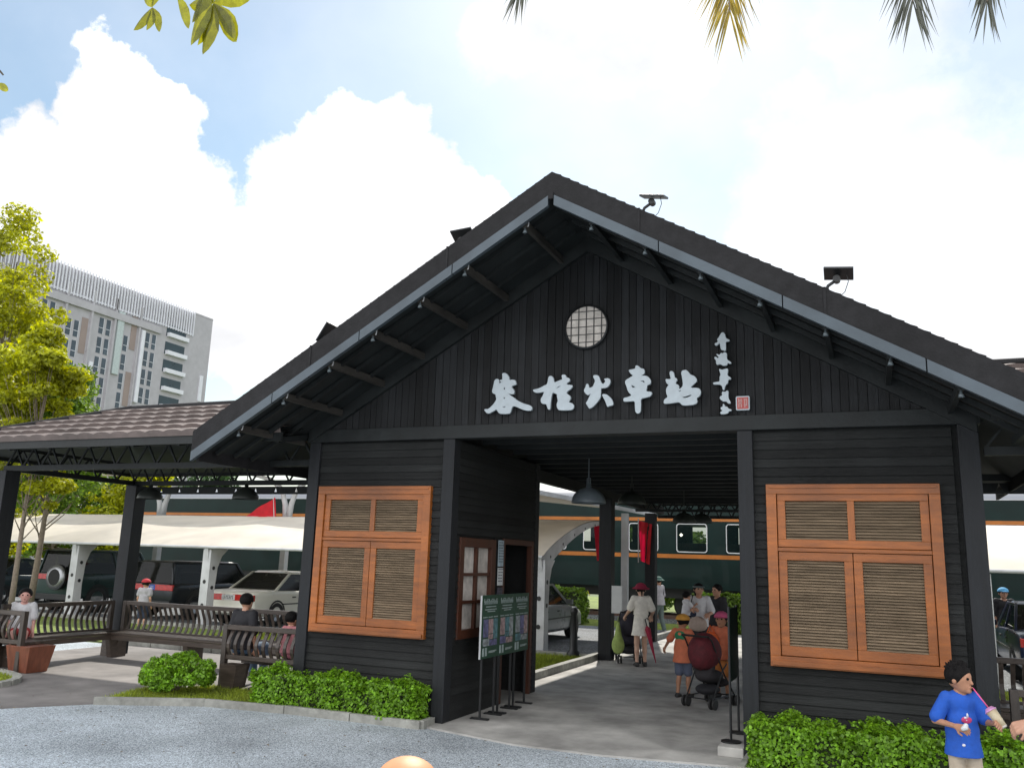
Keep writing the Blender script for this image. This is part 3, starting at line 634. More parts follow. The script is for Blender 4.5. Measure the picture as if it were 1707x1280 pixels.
def shutter_window(ww):
    x0, x1, z0, z1 = ww; wn = thing('window', (0, 0, 0), None, None); wn.parent = st
    for k in ('label', 'category'):
        if k in wn: del wn[k]
    def fr(x0, x1, z0, z1, w, y0, y1, name, wt=None, wb=None):
        mb = MB(); wt_ = wt or w; wb_ = wb or w
        mb.box(x0, x1, y0, y1, z1 - wt_, z1).box(x0, x1, y0, y1, z0, z0 + wb_)
        mb.box(x0, x0 + w, y0 + .0015, y1, z0 + wb_, z1 - wt_).box(x1 - w, x1, y0 + .0015, y1, z0 + wb_, z1 - wt_)
        return mb.obj(name, orange_w, wn, bevel=.004)
    fr(x0, x1, z0, z1, .105, -.075, .05, 'frame')
    MB().box(x0 + .03, x1 - .03, -.088, -.076, z1 - .045, z1 - .02).obj('moulding', orange_w, wn, bevel=.003); MB().box(x0 + .02, x1 - .02, -.10, -.076, z0 + .015, z0 + .06).obj('sill', orange_w, wn, bevel=.003)
    zi0, zi1 = z0 + .105, z1 - .09; xi0, xi1 = x0 + .105, x1 - .105; zt = zi0 + (zi1 - zi0) * .645; xm = (x0 + x1) / 2
    MB().box(xi0, xi1, -.060, .05, zt - .02, zt + .02).obj('transom', orange_w, wn, bevel=.004)
    # upper sash with two louvre panels
    g = .006; sy = -.052
    fr(xi0 + g, xi1 - g, zt + .02 + g, zi1 - g, .082, sy, .0, 'sash')
    MB().box(xm - .035, xm + .035, sy + .002, .0, zt + .02 + g + .082, zi1 - g - .082).obj('mullion', orange_wv, wn, bevel=.003)
    louvre(xi0 + g + .082, xm - .035, zt + .02 + g + .082, zi1 - g - .082, sy + .025, 13, wn); louvre(xm + .035, xi1 - g - .082, zt + .02 + g + .082, zi1 - g - .082, sy + .025, 13, wn)
    for a, b in ((xi0 + g, xm - g * .6), (xm + g * .6, xi1 - g)):
        fr(a, b, zi0 + g, zt - .02 - g, .085, sy, .0, 'shutter', wb=.10); louvre(a + .085, b - .085, zi0 + g + .10, zt - .02 - g - .085, sy + .025, 30, wn)
    MB().box(xi0, xi1, .02, .028, zi0, zi1).obj('backing', black_m, wn)
shutter_window(WL); shutter_window(WR)
# ---- passage window, door
dk_wood = mat('red_brown_frame', (.06, .018, .008), .5, .3, 8, stretch=(3, 3, .5))
x = J0
wn = MB(); 
wn.box(x - .05, x + .035, .22, .34, .95, 2.22).box(x - .05, x + .035, 1.20, 1.34, .95, 2.22).box(x - .05, x + .034, .34, 1.20, 2.10, 2.22).box(x - .05, x + .034, .34, 1.20, .95, 1.06)
wn = wn.obj('window', dk_wood, st, bevel=.004)
mb = MB(); mb.box(x - .03, x + .015, .745, .805, 1.06, 2.10)
for z in (1.40, 1.75): mb.box(x - .03, x + .013, .34, 1.20, z - .02, z + .02)
mb.obj('glazing_bars', dk_wood, wn)
MB().box(x - .035, x - .028, .34, 1.20, 1.06, 2.10).obj('papered_panes', papered, wn)
dr = MB().box(x - .06, x + .03, 1.60, 1.68, 0, 2.25).box(x - .06, x + .03, 2.72, 2.80, 0, 2.25).box(x - .06, x + .029, 1.68, 2.72, 2.17, 2.25).obj('door_frame', dk_wood, st, bevel=.004)
MB().bar((x - .05, 1.70, 1.08), (x - .55, 1.78, 1.08), .04, 2.14).obj('door', mat('dark_brown_door', (.05, .022, .014), .5, .3, 6, stretch=(3, 3, .4)), dr)
MB().box(x - .9, x - .88, 1.5, 2.9, 0, 2.4).obj('room_back', black_m, st)
def notice(y0, y1, z0, z1, m, lbl, xx=J0 + .03, cat='notice', lines=8, blocks=()):
    o = thing('wall_notice', (xx, (y0 + y1) / 2, z0), lbl, cat); MB().box(0, .006, -(y1 - y0) / 2, (y1 - y0) / 2, 0, z1 - z0).obj('sheet', m, o)
    mb = MB()
    for i in range(lines):
        z = (z1 - z0) * (.92 - i * .84 / lines); yy = -(y1 - y0) * .42
        while yy < (y1 - y0) * .36: l_ = random.uniform(.01, .05); mb.box(.006, .008, yy, yy + l_, z - .006, z + .004); yy += l_ + .012
    mb.obj('print', mat('dim_print', (.05, .06, .08), .7), o)
pap = mat('white_paper', (.62, .64, .64), .7, .08, 4)
notice(1.42, 1.60, 1.86, 2.22, mat('pale_blue_poster', (.36, .45, .50), .6, .3, 5), 'pale blue poster at the top of the passage wall between the window and the door')
notice(1.42, 1.60, 1.60, 1.84, pap, 'white notice sheet just below the pale blue poster on the passage wall', lines=5)
notice(1.42, 1.60, 1.18, 1.57, mat('dark_photo_poster', (.06, .055, .08), .5, .9, 14), 'dark photo poster below the white notice sheet on the passage wall', lines=4)
# ---- calligraphy
G = {}
G['a']=[[(-2111,4264),(-2084,4270),(-2053,4261),(-2024,4226),(-2012,4204),(-2015,4175),(-1957,4175),(-1930,4166),(-1916,4140),(-1914,4108),(-1947,4104),(-1970,4096),(-1977,4078),(-1953,4055),(-1937,4029),(-1939,3993),(-1966,3989),(-2001,3996),(-2032,4015),(-1997,3981),(-1934,3939),(-1886,3901),(-1809,3865),(-1733,3840),(-1698,3825),(-1690,3792),(-1700,3771),(-1761,3772),(-1822,3790),(-1884,3818),(-1930,3838),(-1953,3831),(-1968,3810),(-1974,3775),(-1988,3747),(-2019,3741),(-2112,3744),(-2143,3760),(-2164,3789),(-2172,3808),(-2207,3787),(-2237,3774),(-2268,3757),(-2303,3758),(-2324,3781),(-2345,3804),(-2329,3816),(-2294,3809),(-2256,3836),(-2218,3871),(-2177,3928),(-2186,3964),(-2195,4001),(-2227,4010),(-2244,4036),(-2237,4069),(-2224,4127),(-2218,4171),(-2199,4195),(-2171,4196),(-2151,4182),(-2147,4163),(-2154,4149),(-2146,4136),(-2126,4144),(-2118,4154),(-2139,4170),(-2136,4181),(-2105,4183),(-2108,4231)],[(-2084,4081),(-2060,4075),(-2069,4050),(-2084,4060)],[(-2090,3938),(-2051,3937),(-2072,3959)],[(-2092,3836),(-2046,3842),(-2044,3829),(-2088,3825)]]
G['b']=[[(-1674,4034),(-1618,4042),(-1573,4058),(-1536,4078),(-1507,4087),(-1492,4111),(-1486,4161),(-1479,4189),(-1453,4197),(-1431,4186),(-1415,4157),(-1407,4107),(-1366,4122),(-1330,4135),(-1304,4140),(-1301,4162),(-1312,4187),(-1302,4201),(-1272,4203),(-1254,4187),(-1249,4166),(-1220,4157),(-1201,4139),(-1205,4114),(-1234,4101),(-1248,4088),(-1240,4077),(-1204,4068),(-1166,4063),(-1170,4038),(-1195,4015),(-1224,3998),(-1242,3978),(-1238,3957),(-1209,3945),(-1190,3920),(-1190,3891),(-1207,3868),(-1214,3854),(-1185,3846),(-1156,3831),(-1143,3799),(-1155,3768),(-1184,3755),(-1329,3759),(-1351,3776),(-1367,3815),(-1364,3850),(-1350,3874),(-1358,3906),(-1366,3942),(-1363,3963),(-1400,3975),(-1422,3987),(-1436,3952),(-1443,3896),(-1449,3839),(-1449,3776),(-1477,3773),(-1492,3813),(-1504,3845),(-1545,3847),(-1576,3869),(-1577,3916),(-1555,3943),(-1545,3971),(-1531,4002),(-1586,3994),(-1639,3990),(-1673,4006),(-1685,4031)],[(-1385,4036),(-1350,4056),(-1317,4068),(-1328,4052),(-1357,4039)]]
G['c']=[[(-901,4172),(-876,4175),(-844,4168),(-826,4146),(-815,4104),(-797,4068),(-775,4060),(-754,4080),(-751,4104),(-765,4108),(-762,4122),(-734,4127),(-702,4122),(-686,4097),(-691,4063),(-712,4029),(-740,4010),(-782,4008),(-807,4010),(-806,3951),(-809,3895),(-837,3855),(-872,3815),(-907,3782),(-948,3763),(-964,3791),(-989,3827),(-989,3841),(-965,3875),(-944,3922),(-923,3963),(-944,3940),(-969,3930),(-995,3949),(-1017,3982),(-1017,4002),(-999,4030),(-993,4064),(-975,4072),(-964,4063),(-956,4020),(-931,4023),(-906,4032),(-893,4066),(-879,4093),(-882,4118),(-901,4143)]]
G['c2']=[[(-792,3933),(-746,3934),(-711,3912),(-675,3876),(-661,3848),(-651,3813),(-657,3793),(-713,3785),(-717,3775),(-731,3796),(-749,3851),(-774,3894)]]
G['d']=[[(-379,4263),(-345,4258),(-317,4225),(-280,4218),(-268,4191),(-273,4157),(-304,4142),(-321,4135),(-249,4131),(-215,4106),(-195,4071),(-195,4044),(-209,4024),(-239,4019),(-243,3979),(-253,3942),(-185,3935),(-183,3908),(-202,3882),(-249,3870),(-317,3860),(-314,3806),(-316,3711),(-331,3688),(-358,3682),(-378,3703),(-385,3754),(-385,3836),(-440,3833),(-516,3831),(-526,3845),(-523,3876),(-481,3881),(-420,3905),(-454,3931),(-475,3969),(-492,4025),(-506,4060),(-503,4087),(-462,4113),(-413,4138),(-407,4148),(-427,4156),(-451,4185),(-462,4209),(-452,4216),(-400,4220),(-381,4229)],[(-432,4036),(-403,4015),(-379,4009),(-392,3995),(-421,3996)],[(-321,4076),(-271,4073),(-270,4038),(-287,4061),(-314,4064)]]
G['e']=[[(27,4163),(53,4171),(75,4156),(84,4124),(88,4088),(110,4082),(119,4059),(101,4038),(96,4016),(131,4000),(140,3978),(135,3947),(170,3967),(184,3993),(180,4056),(172,4110),(163,4146),(181,4171),(221,4175),(251,4146),(272,4113),(315,4098),(341,4065),(345,4034),(323,4013),(288,3984),(266,3961),(357,3954),(382,3935),(390,3895),(373,3856),(334,3836),(350,3800),(333,3770),(285,3758),(181,3756),(156,3777),(138,3800),(59,3790),(-38,3785),(-42,3812),(-33,3838),(7,3863),(-10,3904),(-15,3949),(-1,3985),(21,4006),(-10,4030),(-20,4080),(8,4074),(48,4076),(33,4118)],[(131,3932),(161,3941),(167,3932),(139,3922)],[(174,3856),(217,3863),(283,3884),(276,3865),(235,3847),(189,3842)]]
G['f']=[[(633,4591),(658,4591),(675,4561),(682,4520),(724,4497),(720,4482),(677,4481),(681,4445),(680,4374),(658,4375),(650,4384),(625,4388),(617,4440),(613,4472),(587,4447),(562,4440),(553,4467),(579,4474),(597,4495),(580,4510),(611,4548)]]
G['g']=[[(573,4345),(607,4325),(624,4351),(649,4340),(658,4359),(692,4342),(687,4302),(690,4266),(740,4232),(727,4216),(694,4231),(689,4200),(642,4199),(613,4223),(579,4211),(567,4230),(567,4270),(549,4289),(551,4309),(572,4305),(585,4286),(602,4303),(577,4327)]]
G['h']=[[(598,4166),(633,4151),(659,4158),(699,4164),(698,4125),(687,4082),(732,4053),(723,4036),(694,4029),(697,3994),(663,3969),(654,3917),(637,3918),(630,3962),(600,3985),(537,3984),(526,4007),(571,4013),(605,4016),(602,4073),(619,4094),(603,4139)]]
G['i']=[[(637,3900),(662,3891),(683,3911),(700,3897),(695,3854),(698,3811),(718,3779),(718,3758),(693,3759),(672,3786),(643,3783),(610,3806),(598,3833),(615,3849),(632,3853),(624,3884)]]
G['j']=[[(634,3757),(651,3748),(655,3726),(684,3720),(696,3698),(729,3688),(724,3671),(695,3672),(691,3647),(640,3637),(607,3641),(603,3663),(633,3679),(608,3697),(612,3719),(634,3722)]]
G['seal']=[[(786,3841),(914,3836),(926,3822),(925,3694),(914,3679),(787,3684),(775,3697),(775,3829)]]
G['s1']=[[(810,3806),(827,3801),(829,3727),(812,3724)]]

def glyph(keys, label, depth=.035, parts=None):
    cu = bpy.data.curves.new('glyph', 'CURVE'); cu.dimensions = '2D'; cu.fill_mode = 'BOTH'; cu.extrude = depth / 2; cu.bevel_depth = .0025; cu.bevel_resolution = 0
    xs = [p for k in keys for p in G[k][0]]; cx = (min(p[0] for p in xs) + max(p[0] for p in xs)) / 2000; cz = min(p[1] for p in xs) / 1000
    for k in keys:
        for poly in G[k]:
            sp = cu.splines.new('POLY'); sp.points.add(len(poly) * 2 - 1); sp.use_cyclic_u = True; n = len(poly)
            for i in range(n):      # one round of corner cutting softens the brush strokes
                a, b = poly[i], poly[(i + 1) % n]
                for j, t in ((0, .25), (1, .75)): sp.points[2 * i + j].co = ((a[0] + (b[0] - a[0]) * t) / 1000 - cx, (a[1] + (b[1] - a[1]) * t) / 1000 - cz, 0, 1)
    tmp = bpy.data.objects.new('tmp', cu); C.objects.link(tmp); bpy.context.view_layer.update()
    me = bpy.data.meshes.new_from_object(tmp.evaluated_get(bpy.context.evaluated_depsgraph_get())); bpy.data.objects.remove(tmp); bpy.data.curves.remove(cu)
    me.transform(Matrix.Rotation(math.pi / 2, 4, 'X')); me.name = 'sign_character'; me.materials.clear()
    o = link('sign_character', me, letter_m); o.location = (cx, -.085, cz); return tag(o, label, 'sign character', 'brush characters of the station name and signature')
glyph(['a'], 'leftmost large silver brush character, with a long foot sweeping to the right')
glyph(['b'], 'large silver brush character with two stems side by side, second from the left')
glyph(['c', 'c2'], 'large silver brush character meaning fire, with a separate dab at its lower right')
glyph(['d'], 'tallest of the large silver brush characters, with one straight central stem')
glyph(['e'], 'rightmost large silver brush character, with a fan shape rising at its middle')
glyph(['f'], 'topmost small silver character of the signature column, arrow shaped')
glyph(['g'], 'small spiky silver character second from the top of the signature column')
glyph(['h'], 'largest small silver character in the middle of the signature column, with a stroke reaching left')
glyph(['i'], 'small slanting silver character second from the bottom of the signature column')
glyph(['j'], 'lowest and smallest silver character of the signature column beside the red seal')
cu = bpy.data.curves.new('seal', 'CURVE'); bpy.data.curves.remove(cu)
se = thing('seal_plaque', (.85, -.06, 3.68), 'small square pinkish red seal plaque to the right of the signature characters', 'seal')
MB().prism_y([(-.075, .01), (-.065, 0), (.065, 0), (.075, .01), (.075, .15), (.065, .16), (-.065, .16), (-.075, .15)], -.02, .02).obj('rim', letter_m, se)
MB().box(-.062, .062, -.026, -.019, .014, .146).obj('face', mat('seal_red', (.42, .085, .075), .6, .3, 40), se)
mb = MB()
for a in ((-.045, .03, -.037, .13), (-.02, .03, -.012, .13), (.02, .03, .028, .13), (.042, .05, .049, .13), (-.045, .075, -.012, .083), (.012, .115, .05, .123), (.012, .055, .05, .062), (-.04, .105, -.005, .112)): mb.box(a[0], a[2], -.029, -.0255, a[1], a[3])
mb.obj('seal_script', mat('seal_pale', (.55, .40, .38), .6), se)
# ---- solar floodlights on the verge
def solar(x, tilt, label, edge=0):
    z = roofz(x) + .32; o = thing('solar_floodlight', (x, YF + .12, z), label, 'floodlight', 'solar floodlights along the roof edge')
    MB().box(-.012, .012, -.148, -.140, -.40, .0).box(-.012, .012, -.148, .02, -.012, .0).obj('strap', verge_m, o)
    MB().tube([(0, 0, -.01), (.03, -.01, .05), (.10, 0, .10), (.12, 0, .15)], .016, 8).obj('arm', black_m, o)
    MB().lathe([(.001, -.04), (.035, -.04), (.035, .04), (.001, .04)], (.11, 0, .11), 10, 'y').obj('joint', black_m, o)
    pn = MB(); a = tilt; c = Vector((.13, 0, .17)); d = Vector((math.cos(a), 0, math.sin(a))); pn.bar(c - d * .135, c + d * .135, .20, .022, up=(0, -.25 if not edge else edge, 1)); pl = pn.obj('solar_panel', black_m, o, bevel=.003)
    q = MB(); q.bar(c - d * .125 + Vector((0, .003, .013)), c + d * .125 + Vector((0, .003, .013)), .18, .004, up=(0, -.25 if not edge else edge, 1)); q.obj('cells', mat('solar_cells', (.01, .014, .03), .15), pl)
    MB().tube([(.2, 0, .16), (.215, 0, .08), (.18, 0, -.02), (.14, 0, -.06)], .004, 5).obj('cable', black_m, o)
solar(0.0, -.16, 'flat solar floodlight on the right roof edge nearest the apex'); solar(1.82, -.1, 'solar floodlight lower down the right roof edge', .3)
solar(-2.28, .06, 'solar floodlight on the left roof edge near the apex', .6); solar(-4.1, 1.0, 'solar floodlight seen edge-on low on the left roof edge', .2)
# ---- small spotlights at the purlin ends
gl_m = mat('bulb_glass', (.10, .12, .13), .15, .1, metal=.3)
def where(i, n, side): return '%s spotlight from the apex under the %s roof edge' % (('first', 'second', 'third', 'fourth', 'fifth', 'sixth', 'seventh', 'eighth')[i], side)
sp0 = None; cnt = {0: 0, 1: 0}
for x, r in px:
    z = roofz(x) - .11; lb = 'small glass spotlight, ' + where(cnt[r], 8, 'right' if r else 'left'); cnt[r] += 1
    if sp0 is None:
        sp0 = thing('spotlight', (x, YF + .06, z), lb, 'spotlight', 'spotlights under the roof edge')
        MB().lathe([(.001, .03), (.012, .03), (.012, 0), (.024, -.015), (.027, -.04), (.001, -.043)], (0, 0, 0), 12).obj('lamp_head', gl_m, sp0, True); MB().tube([(0, 0, .03), (.03, .02, .05), (.03, .03, .10)], .008, 6).obj('bracket', steel_w, sp0)
    else: q = copy_tree(sp0); q.location = (x, YF + .06, z); q['label'] = lb
# ================================================================ covered walkway behind the passage
wk = thing('covered_walkway', (-1.2, 3, 0), 'dark covered walkway with joists and slender black posts behind the station passage', 'walkway'); wk.location = (0, 0, 0)
YE = 13.4
MB().box(X0 + .15, X1 - .15, .14, 3.0, ZH + .14, ZH + .17).box(J0 - .9, J1 + 1.9, 3.0, YE, ZH + .14, ZH + .17).obj('ceiling', soffit_m, wk)
for y in (.35, .85, 1.35, 1.94, 2.52, 3.15, 3.79, 4.45, 5.12, 5.85, 6.61, 7.35, 8.12, 9.0, 9.94, 11, 12.2): MB().box(J0 - (.0 if y < 3 else .8), J1 + (0 if y < 3 else 1.8), y - .03, y + .03, ZH + .04, ZH + .14).obj('joist', beam_m, wk)
for x in (-3.19, 2.45):
    MB().box(x - .05, x + .05, 3.05, YE, ZH - .16, ZH + .04).obj('edge_beam', beam_m, wk)
def wpost(x, y, w_): MB().bar((x, y, 0), (x, y, ZH - .16), w_, w_).obj('post', post_m, wk, bevel=.006)
wpost(-3.12, 7.95, .27); wpost(-3.40, 12.97, .27); wpost(2.45, 4.5, .2); wpost(2.45, 9, .2); wpost(2.45, 13, .2)
def truss(parent, a, b, h, n, w_=.035, m=beam_m, top=True):
    a = Vector(a); b = Vector(b); d = (b - a) / n; up = Vector((0, 0, h)); 
    mb = MB(); mb.bar(a, b, w_ * 1.4, w_ * 1.6); 
    if top: mb.bar(a + up, b + up, w_ * 1.4, w_ * 1.6)
    mb.obj('truss_chords', m, parent); mb = MB()
    for i in range(n):
        p = a + d * i; mb.bar(p, p + d * .5 + up, w_ * .8, w_ * .7); mb.bar(p + d * .5 + up, p + d, w_ * .8, w_ * .7)
    mb.obj('truss_web', m, parent)
truss(wk, (-3.3, YE, ZH - .22), (2.6, YE, ZH - .22), .34, 18, .05); truss(wk, (-3.3, YE - 2.4, ZH - .20), (2.6, YE - 2.4, ZH - .20), .20, 22, .04)
MB().prism_y([(-3.9, ZH + .17), (3.1, ZH + .17), (-.4, ZH + 1.9)], 4.5, YE + .2).obj('roof', soffit_m, wk)
# pendant lamps
pend_m = mat('grey_enamel', (.14, .17, .19), .4, .12, 4); pend_d = mat('dark_enamel', (.03, .035, .03), .45, .12, 4)
def pendant(x, y, zb, r, ztop, label, m=None):
    m = m or pend_m; o = thing('pendant_lamp', (x, y, zb), label, 'pendant lamp', 'dome pendant lamps')
    MB().lathe([(r, 0), (r * 1.01, .012), (r * .97, r * .28), (r * .80, r * .55), (r * .52, r * .78), (r * .16, r * .90), (r * .14, r * 1.15), (.001, r * 1.16)], n=28).obj('lamp_shade', m, o, True)
    MB().lathe([(.001, r * .2), (r * .2, r * .25), (r * .2, r * .6)], n=12).obj('bulb', gl_m, o, True)
    MB().tube([(0, 0, r * 1.1), (0, 0, ztop - zb)], .008, 6).obj('cord', m, o); mb = MB()
    mb.tube([(-.025, 0, r * 1.1), (-.025, 0, r * 1.45), (.025, 0, r * 1.45), (.025, 0, r * 1.1)], .008, 6).obj('yoke', m, o)
pendant(-1.88, 2.8, 2.84, .265, ZH + .1, 'grey dome pendant lamp hanging nearest in the passage')
pendant(-1.95, 5.6, 3.02, .26, ZH + .1, 'dark green dome pendant lamp behind the nearest passage lamp', pend_d)
pendant(-1.65, 8.8, 2.85, .25, ZH + .1, 'dark pendant lamp in front of a lit coach window, left of the far pair', pend_d)
pendant(-1.72, 11.2, 2.98, .25, ZH + .1, 'dark pendant lamp right of the far pair in the walkway', pend_d)
# ================================================================ pavilions (side wings)
def pavilion(x0, x1, label, hip):
    pv = thing('pavilion', (0, 0, 0), label, 'pavilion'); s = hip
    zb = 3.14; zr = 4.32; ze = 3.50; yf = -.68; yb = 3.45; ym = 1.4
    ax, bx = (x0 - .85, x1) if s < 0 else (x0, x1 + .85)
    run = 2.05; ridge = ((ax + run, bx) if s < 0 else (ax, bx - run))
    def col(x, y):
        MB().bar((x, y, 0), (x, y, zb), .27, .27).obj('column', post_m, pv, bevel=.008)
    cols = [(x0 + .07, .05), (x0 + .07, 2.78)] if s < 0 else [(x1 - .1, .05), (x1 - .1, 2.78), ((x0 + x1) / 2, 2.78)]
    for c in cols: col(*c)
    # beams
    for y in (0.05, 2.75):
        MB().box(x0, x1, y - .04, y + .04, zb, zb + .085).obj('beam', beam_m, pv); truss(pv, (x0, y, zb + .06), (x1, y, zb + .06), .32, 15, .035)
    xe = x0 + .05 if s < 0 else x1 - .1
    MB().box(xe - .04, xe + .04, .10, 2.7, zb, zb + .085).obj('beam', beam_m, pv); truss(pv, (xe, .05, zb + .06), (xe, 2.75, zb + .06), .32, 6, .035)
    # scalloped hanging boards behind (trapezoid gaps under the back beam)
    mb = MB(); x = x0
    while x < x1 - .2: mb.prism_y([(x, zb - .13), (x + .30, zb - .13), (x + .26, zb + .0), (x + .04, zb + .0)], 2.70, 2.73) if False else mb.prism_y([(x, zb), (x + .46, zb), (x + .42, zb - .10), (x + .04, zb - .10)], 3.02, 3.05); x += .46
    mb.box(x0, x1, 3.02, 3.05, zb - .14, zb - .10); mb.obj('valance', beam_m, pv)
    # roof shell: front, back slopes + hip end
    top = MB(); A = (ax, yf, ze); B = (bx, yf, ze); Rr = (ridge[1], ym, zr); Rl = (ridge[0], ym, zr); Cb = (bx, yb, ze); Db = (ax, yb, ze)
    for o_ in (0, -.05):
        q = [Vector(p) + Vector((0, 0, o_)) for p in (A, B, Rr, Rl, Cb, Db)]; top.add(q, [(0, 1, 2, 3), (4, 5, 3, 2), (5, 0, 3) if s < 0 else (1, 4, 2)])
    rf = top.obj('roof', soffit_m, pv); tb = MB()
    L0 = Vector((0, 0, .03)); tiles(tb, Vector(A) + L0 - Vector((0, .05, .02)), Vector(B) + L0 - Vector((0, .05, .02)), Vector(Rr) + L0, Vector(Rl) + L0, 6, 3.1, .028, .06)
    tiles(tb, Vector(Cb) + L0, Vector(Db) + L0, Vector(Rl) + L0, Vector(Rr) + L0, 6, 3.1)
    if s < 0: tiles(tb, Vector(Db) + L0, Vector(A) + L0, Vector(Rl) + L0, Vector(Rl) + L0 + Vector((0, .01, 0)), 6, 3.1)
    else: tiles(tb, Vector(B) + L0, Vector(Cb) + L0, Vector(Rr) + L0, Vector(Rr) + L0 + Vector((0, .01, 0)), 6, 3.1)
    tb.obj('roof_tiles', tile_m, rf)
    cp = MB(); cp.tube([Vector(Rl) + Vector((0, 0, .06)), Vector(Rr) + Vector((0, 0, .06))], .06, 8); e = Rl if s < 0 else Rr
    for q in ((A, Db) if s < 0 else (B, Cb)): cp.tube([Vector(q) + Vector((0, 0, .07)), Vector(e) + Vector((0, 0, .07))], .055, 8)
    cp.obj('ridge_cap', verge_m, rf)
    MB().box(ax, bx, yf - .03, yf, ze - .11, ze + .005).box(ax, bx, yb, yb + .03, ze - .11, ze).box(ax - .03 if s < 0 else bx, ax if s < 0 else bx + .03, yf, yb, ze - .11, ze).obj('fascia', beam_m, rf)
    n = int((bx - ax) / .8)
    for i in range(n + 1):
        x = ax + .1 + (bx - ax - .2) * i / n; x2 = min(max(x, ridge[0]), ridge[1]); MB().bar((x, yf + .02, ze - .09), (x, .05 + .6, ze + .17), .05, .07).obj('rafter', beam_m, rf)
pavilion(-11.2, X0 - .02, 'open timber pavilion with brown tiled hip roof left of the station', -1)
pavilion(X1 + .16, 11, 'open timber pavilion with tiled roof at the right edge of the photo', 1)
pendant(-9.95, 2.0, 2.83, .22, 3.3, 'dark dome lamp under the pavilion, beside its corner column', pend_d); pendant(-7.78, 2.0, 2.83, .22, 3.3, 'dark dome lamp under the pavilion above the red flag', pend_d)
# ================================================================ benches
def bench(a, b, label, back=.98, seat=.45, inward=1, arm=False, legs=2, group='timber benches with curved slats', nearrail=None):
    """back runs a->b (x,y); the seat lies on the side `inward` (left of a->b = +1)"""
    a = Vector((*a, 0)); b = Vector((*b, 0)); L_ = (b - a).length; d = (b - a).normalized(); nn = Vector((-d.y, d.x, 0)) * inward
    o = thing('bench', a, label, 'bench', group, math.atan2(d.y, d.x)); f = inward
    MB().box(0, L_, -.035, .035, back - .07, back).obj('top_rail', brownwood, o, bevel=.006)
    MB().box(0, L_, -.02, .02, seat - .03, seat + .03).obj('bottom_rail', brownwood, o, bevel=.004)
    mb = MB(); n = int(L_ / .125)
    for i in range(1, n):
        x = L_ * i / n; pts = []
        for k in range(8):
            t = k / 7; z = seat + .03 + (back - .10 - seat) * t; y = -f * (.055 * math.sin(t * math.pi * 1.25)) ; pts.append((x, y, z))
        for p, q in zip(pts[:-1], pts[1:]): mb.bar(p, q, .052, .016, up=(0, 1, 0))
    mb.obj('slats', brownwood_v, o)
    mb = MB()
    for k in range(4): mb.box(.01, L_ - .01, min(f * (.03 + k * .105), f * (.125 + k * .105)), max(f * (.03 + k * .105), f * (.125 + k * .105)), seat - .045, seat)
    mb.obj('seat', brownwood, o, bevel=.004); MB().box(.01, L_ - .01, min(f * .40, f * .44), max(f * .40, f * .44), seat - .13, seat - .05).obj('apron', brownwood, o)
    for i in range(legs):
        x = .12 + (L_ - .24) * i / max(1, legs - 1)
        MB().add([(x - .05, f * .01, 0), (x + .05, f * .01, 0), (x + .05, f * .34, 0), (x - .05, f * .34, 0), (x - .05, f * .02, seat - .13), (x + .05, f * .02, seat - .13), (x + .05, f * .42, seat - .13), (x - .05, f * .42, seat - .13)], [(0, 3, 2, 1), (4, 5, 6, 7), (0, 1, 5, 4), (1, 2, 6, 5), (2, 3, 7, 6), (3, 0, 4, 7)]).obj('leg', brownwood, o)
    for x in (.03, L_ - .03): MB().box(x - .04, x + .04, -.04, .04, .0, back).obj('end_post', brownwood_v, o, bevel=.004)
    return o
bench((-10.9, 2.62), (-5.2, 2.62), 'long back bench of the left pavilion between the corner column and the station wall', inward=-1, legs=4)
bench((-11.12, .30), (-11.12, 2.55), 'side bench of the left pavilion running from the corner column towards the wooden end box', inward=-1, legs=2)
bench((-6.72, .58), (-5.22, .58), 'front bench beside the station wall with its slatted back to the camera', back=.90, inward=1, legs=2)
bench((-11.2, .05), (-10.22, .05), 'short front bench at the left edge with its slatted back to the camera', back=.92, inward=1, legs=2)
mb = MB(); mb.add([(-10.45, .05, 0), (-10.05, .05, 0), (-10.05, .42, 0), (-10.45, .42, 0), (-10.52, .0, .40), (-9.98, .0, .40), (-9.98, .47, .40), (-10.52, .47, .40)], [(0, 3, 2, 1), (4, 5, 6, 7), (0, 1, 5, 4), (1, 2, 6, 5), (2, 3, 7, 6), (3, 0, 4, 7)])
tag(mb.obj('wooden_box', redwood, bevel=.006), 'flared red-brown wooden box standing at the end of the left pavilion benches', 'box')
mb = MB().bar((-6.48, .55, 0), (-6.48, .55, .36), .20, .20, w2=.30, h2=.24); mb.obj('foot', brownwood, [o for o in C.objects if o.name == 'bench.002'][0]).location = (0, 0, 0)
[o for o in C.objects if o.name.startswith('foot')][0].matrix_parent_inverse = Matrix.Translation((6.72, -.58, 0))
bench((3.3, .35), (7, .35), 'front bench behind the boy at the right edge with its back to the camera', back=.86, inward=1, legs=3)
bench((3.35, 2.6), (10, 2.6), 'back bench of the right pavilion in front of the dark blue car', back=.98, inward=-1, legs=4)
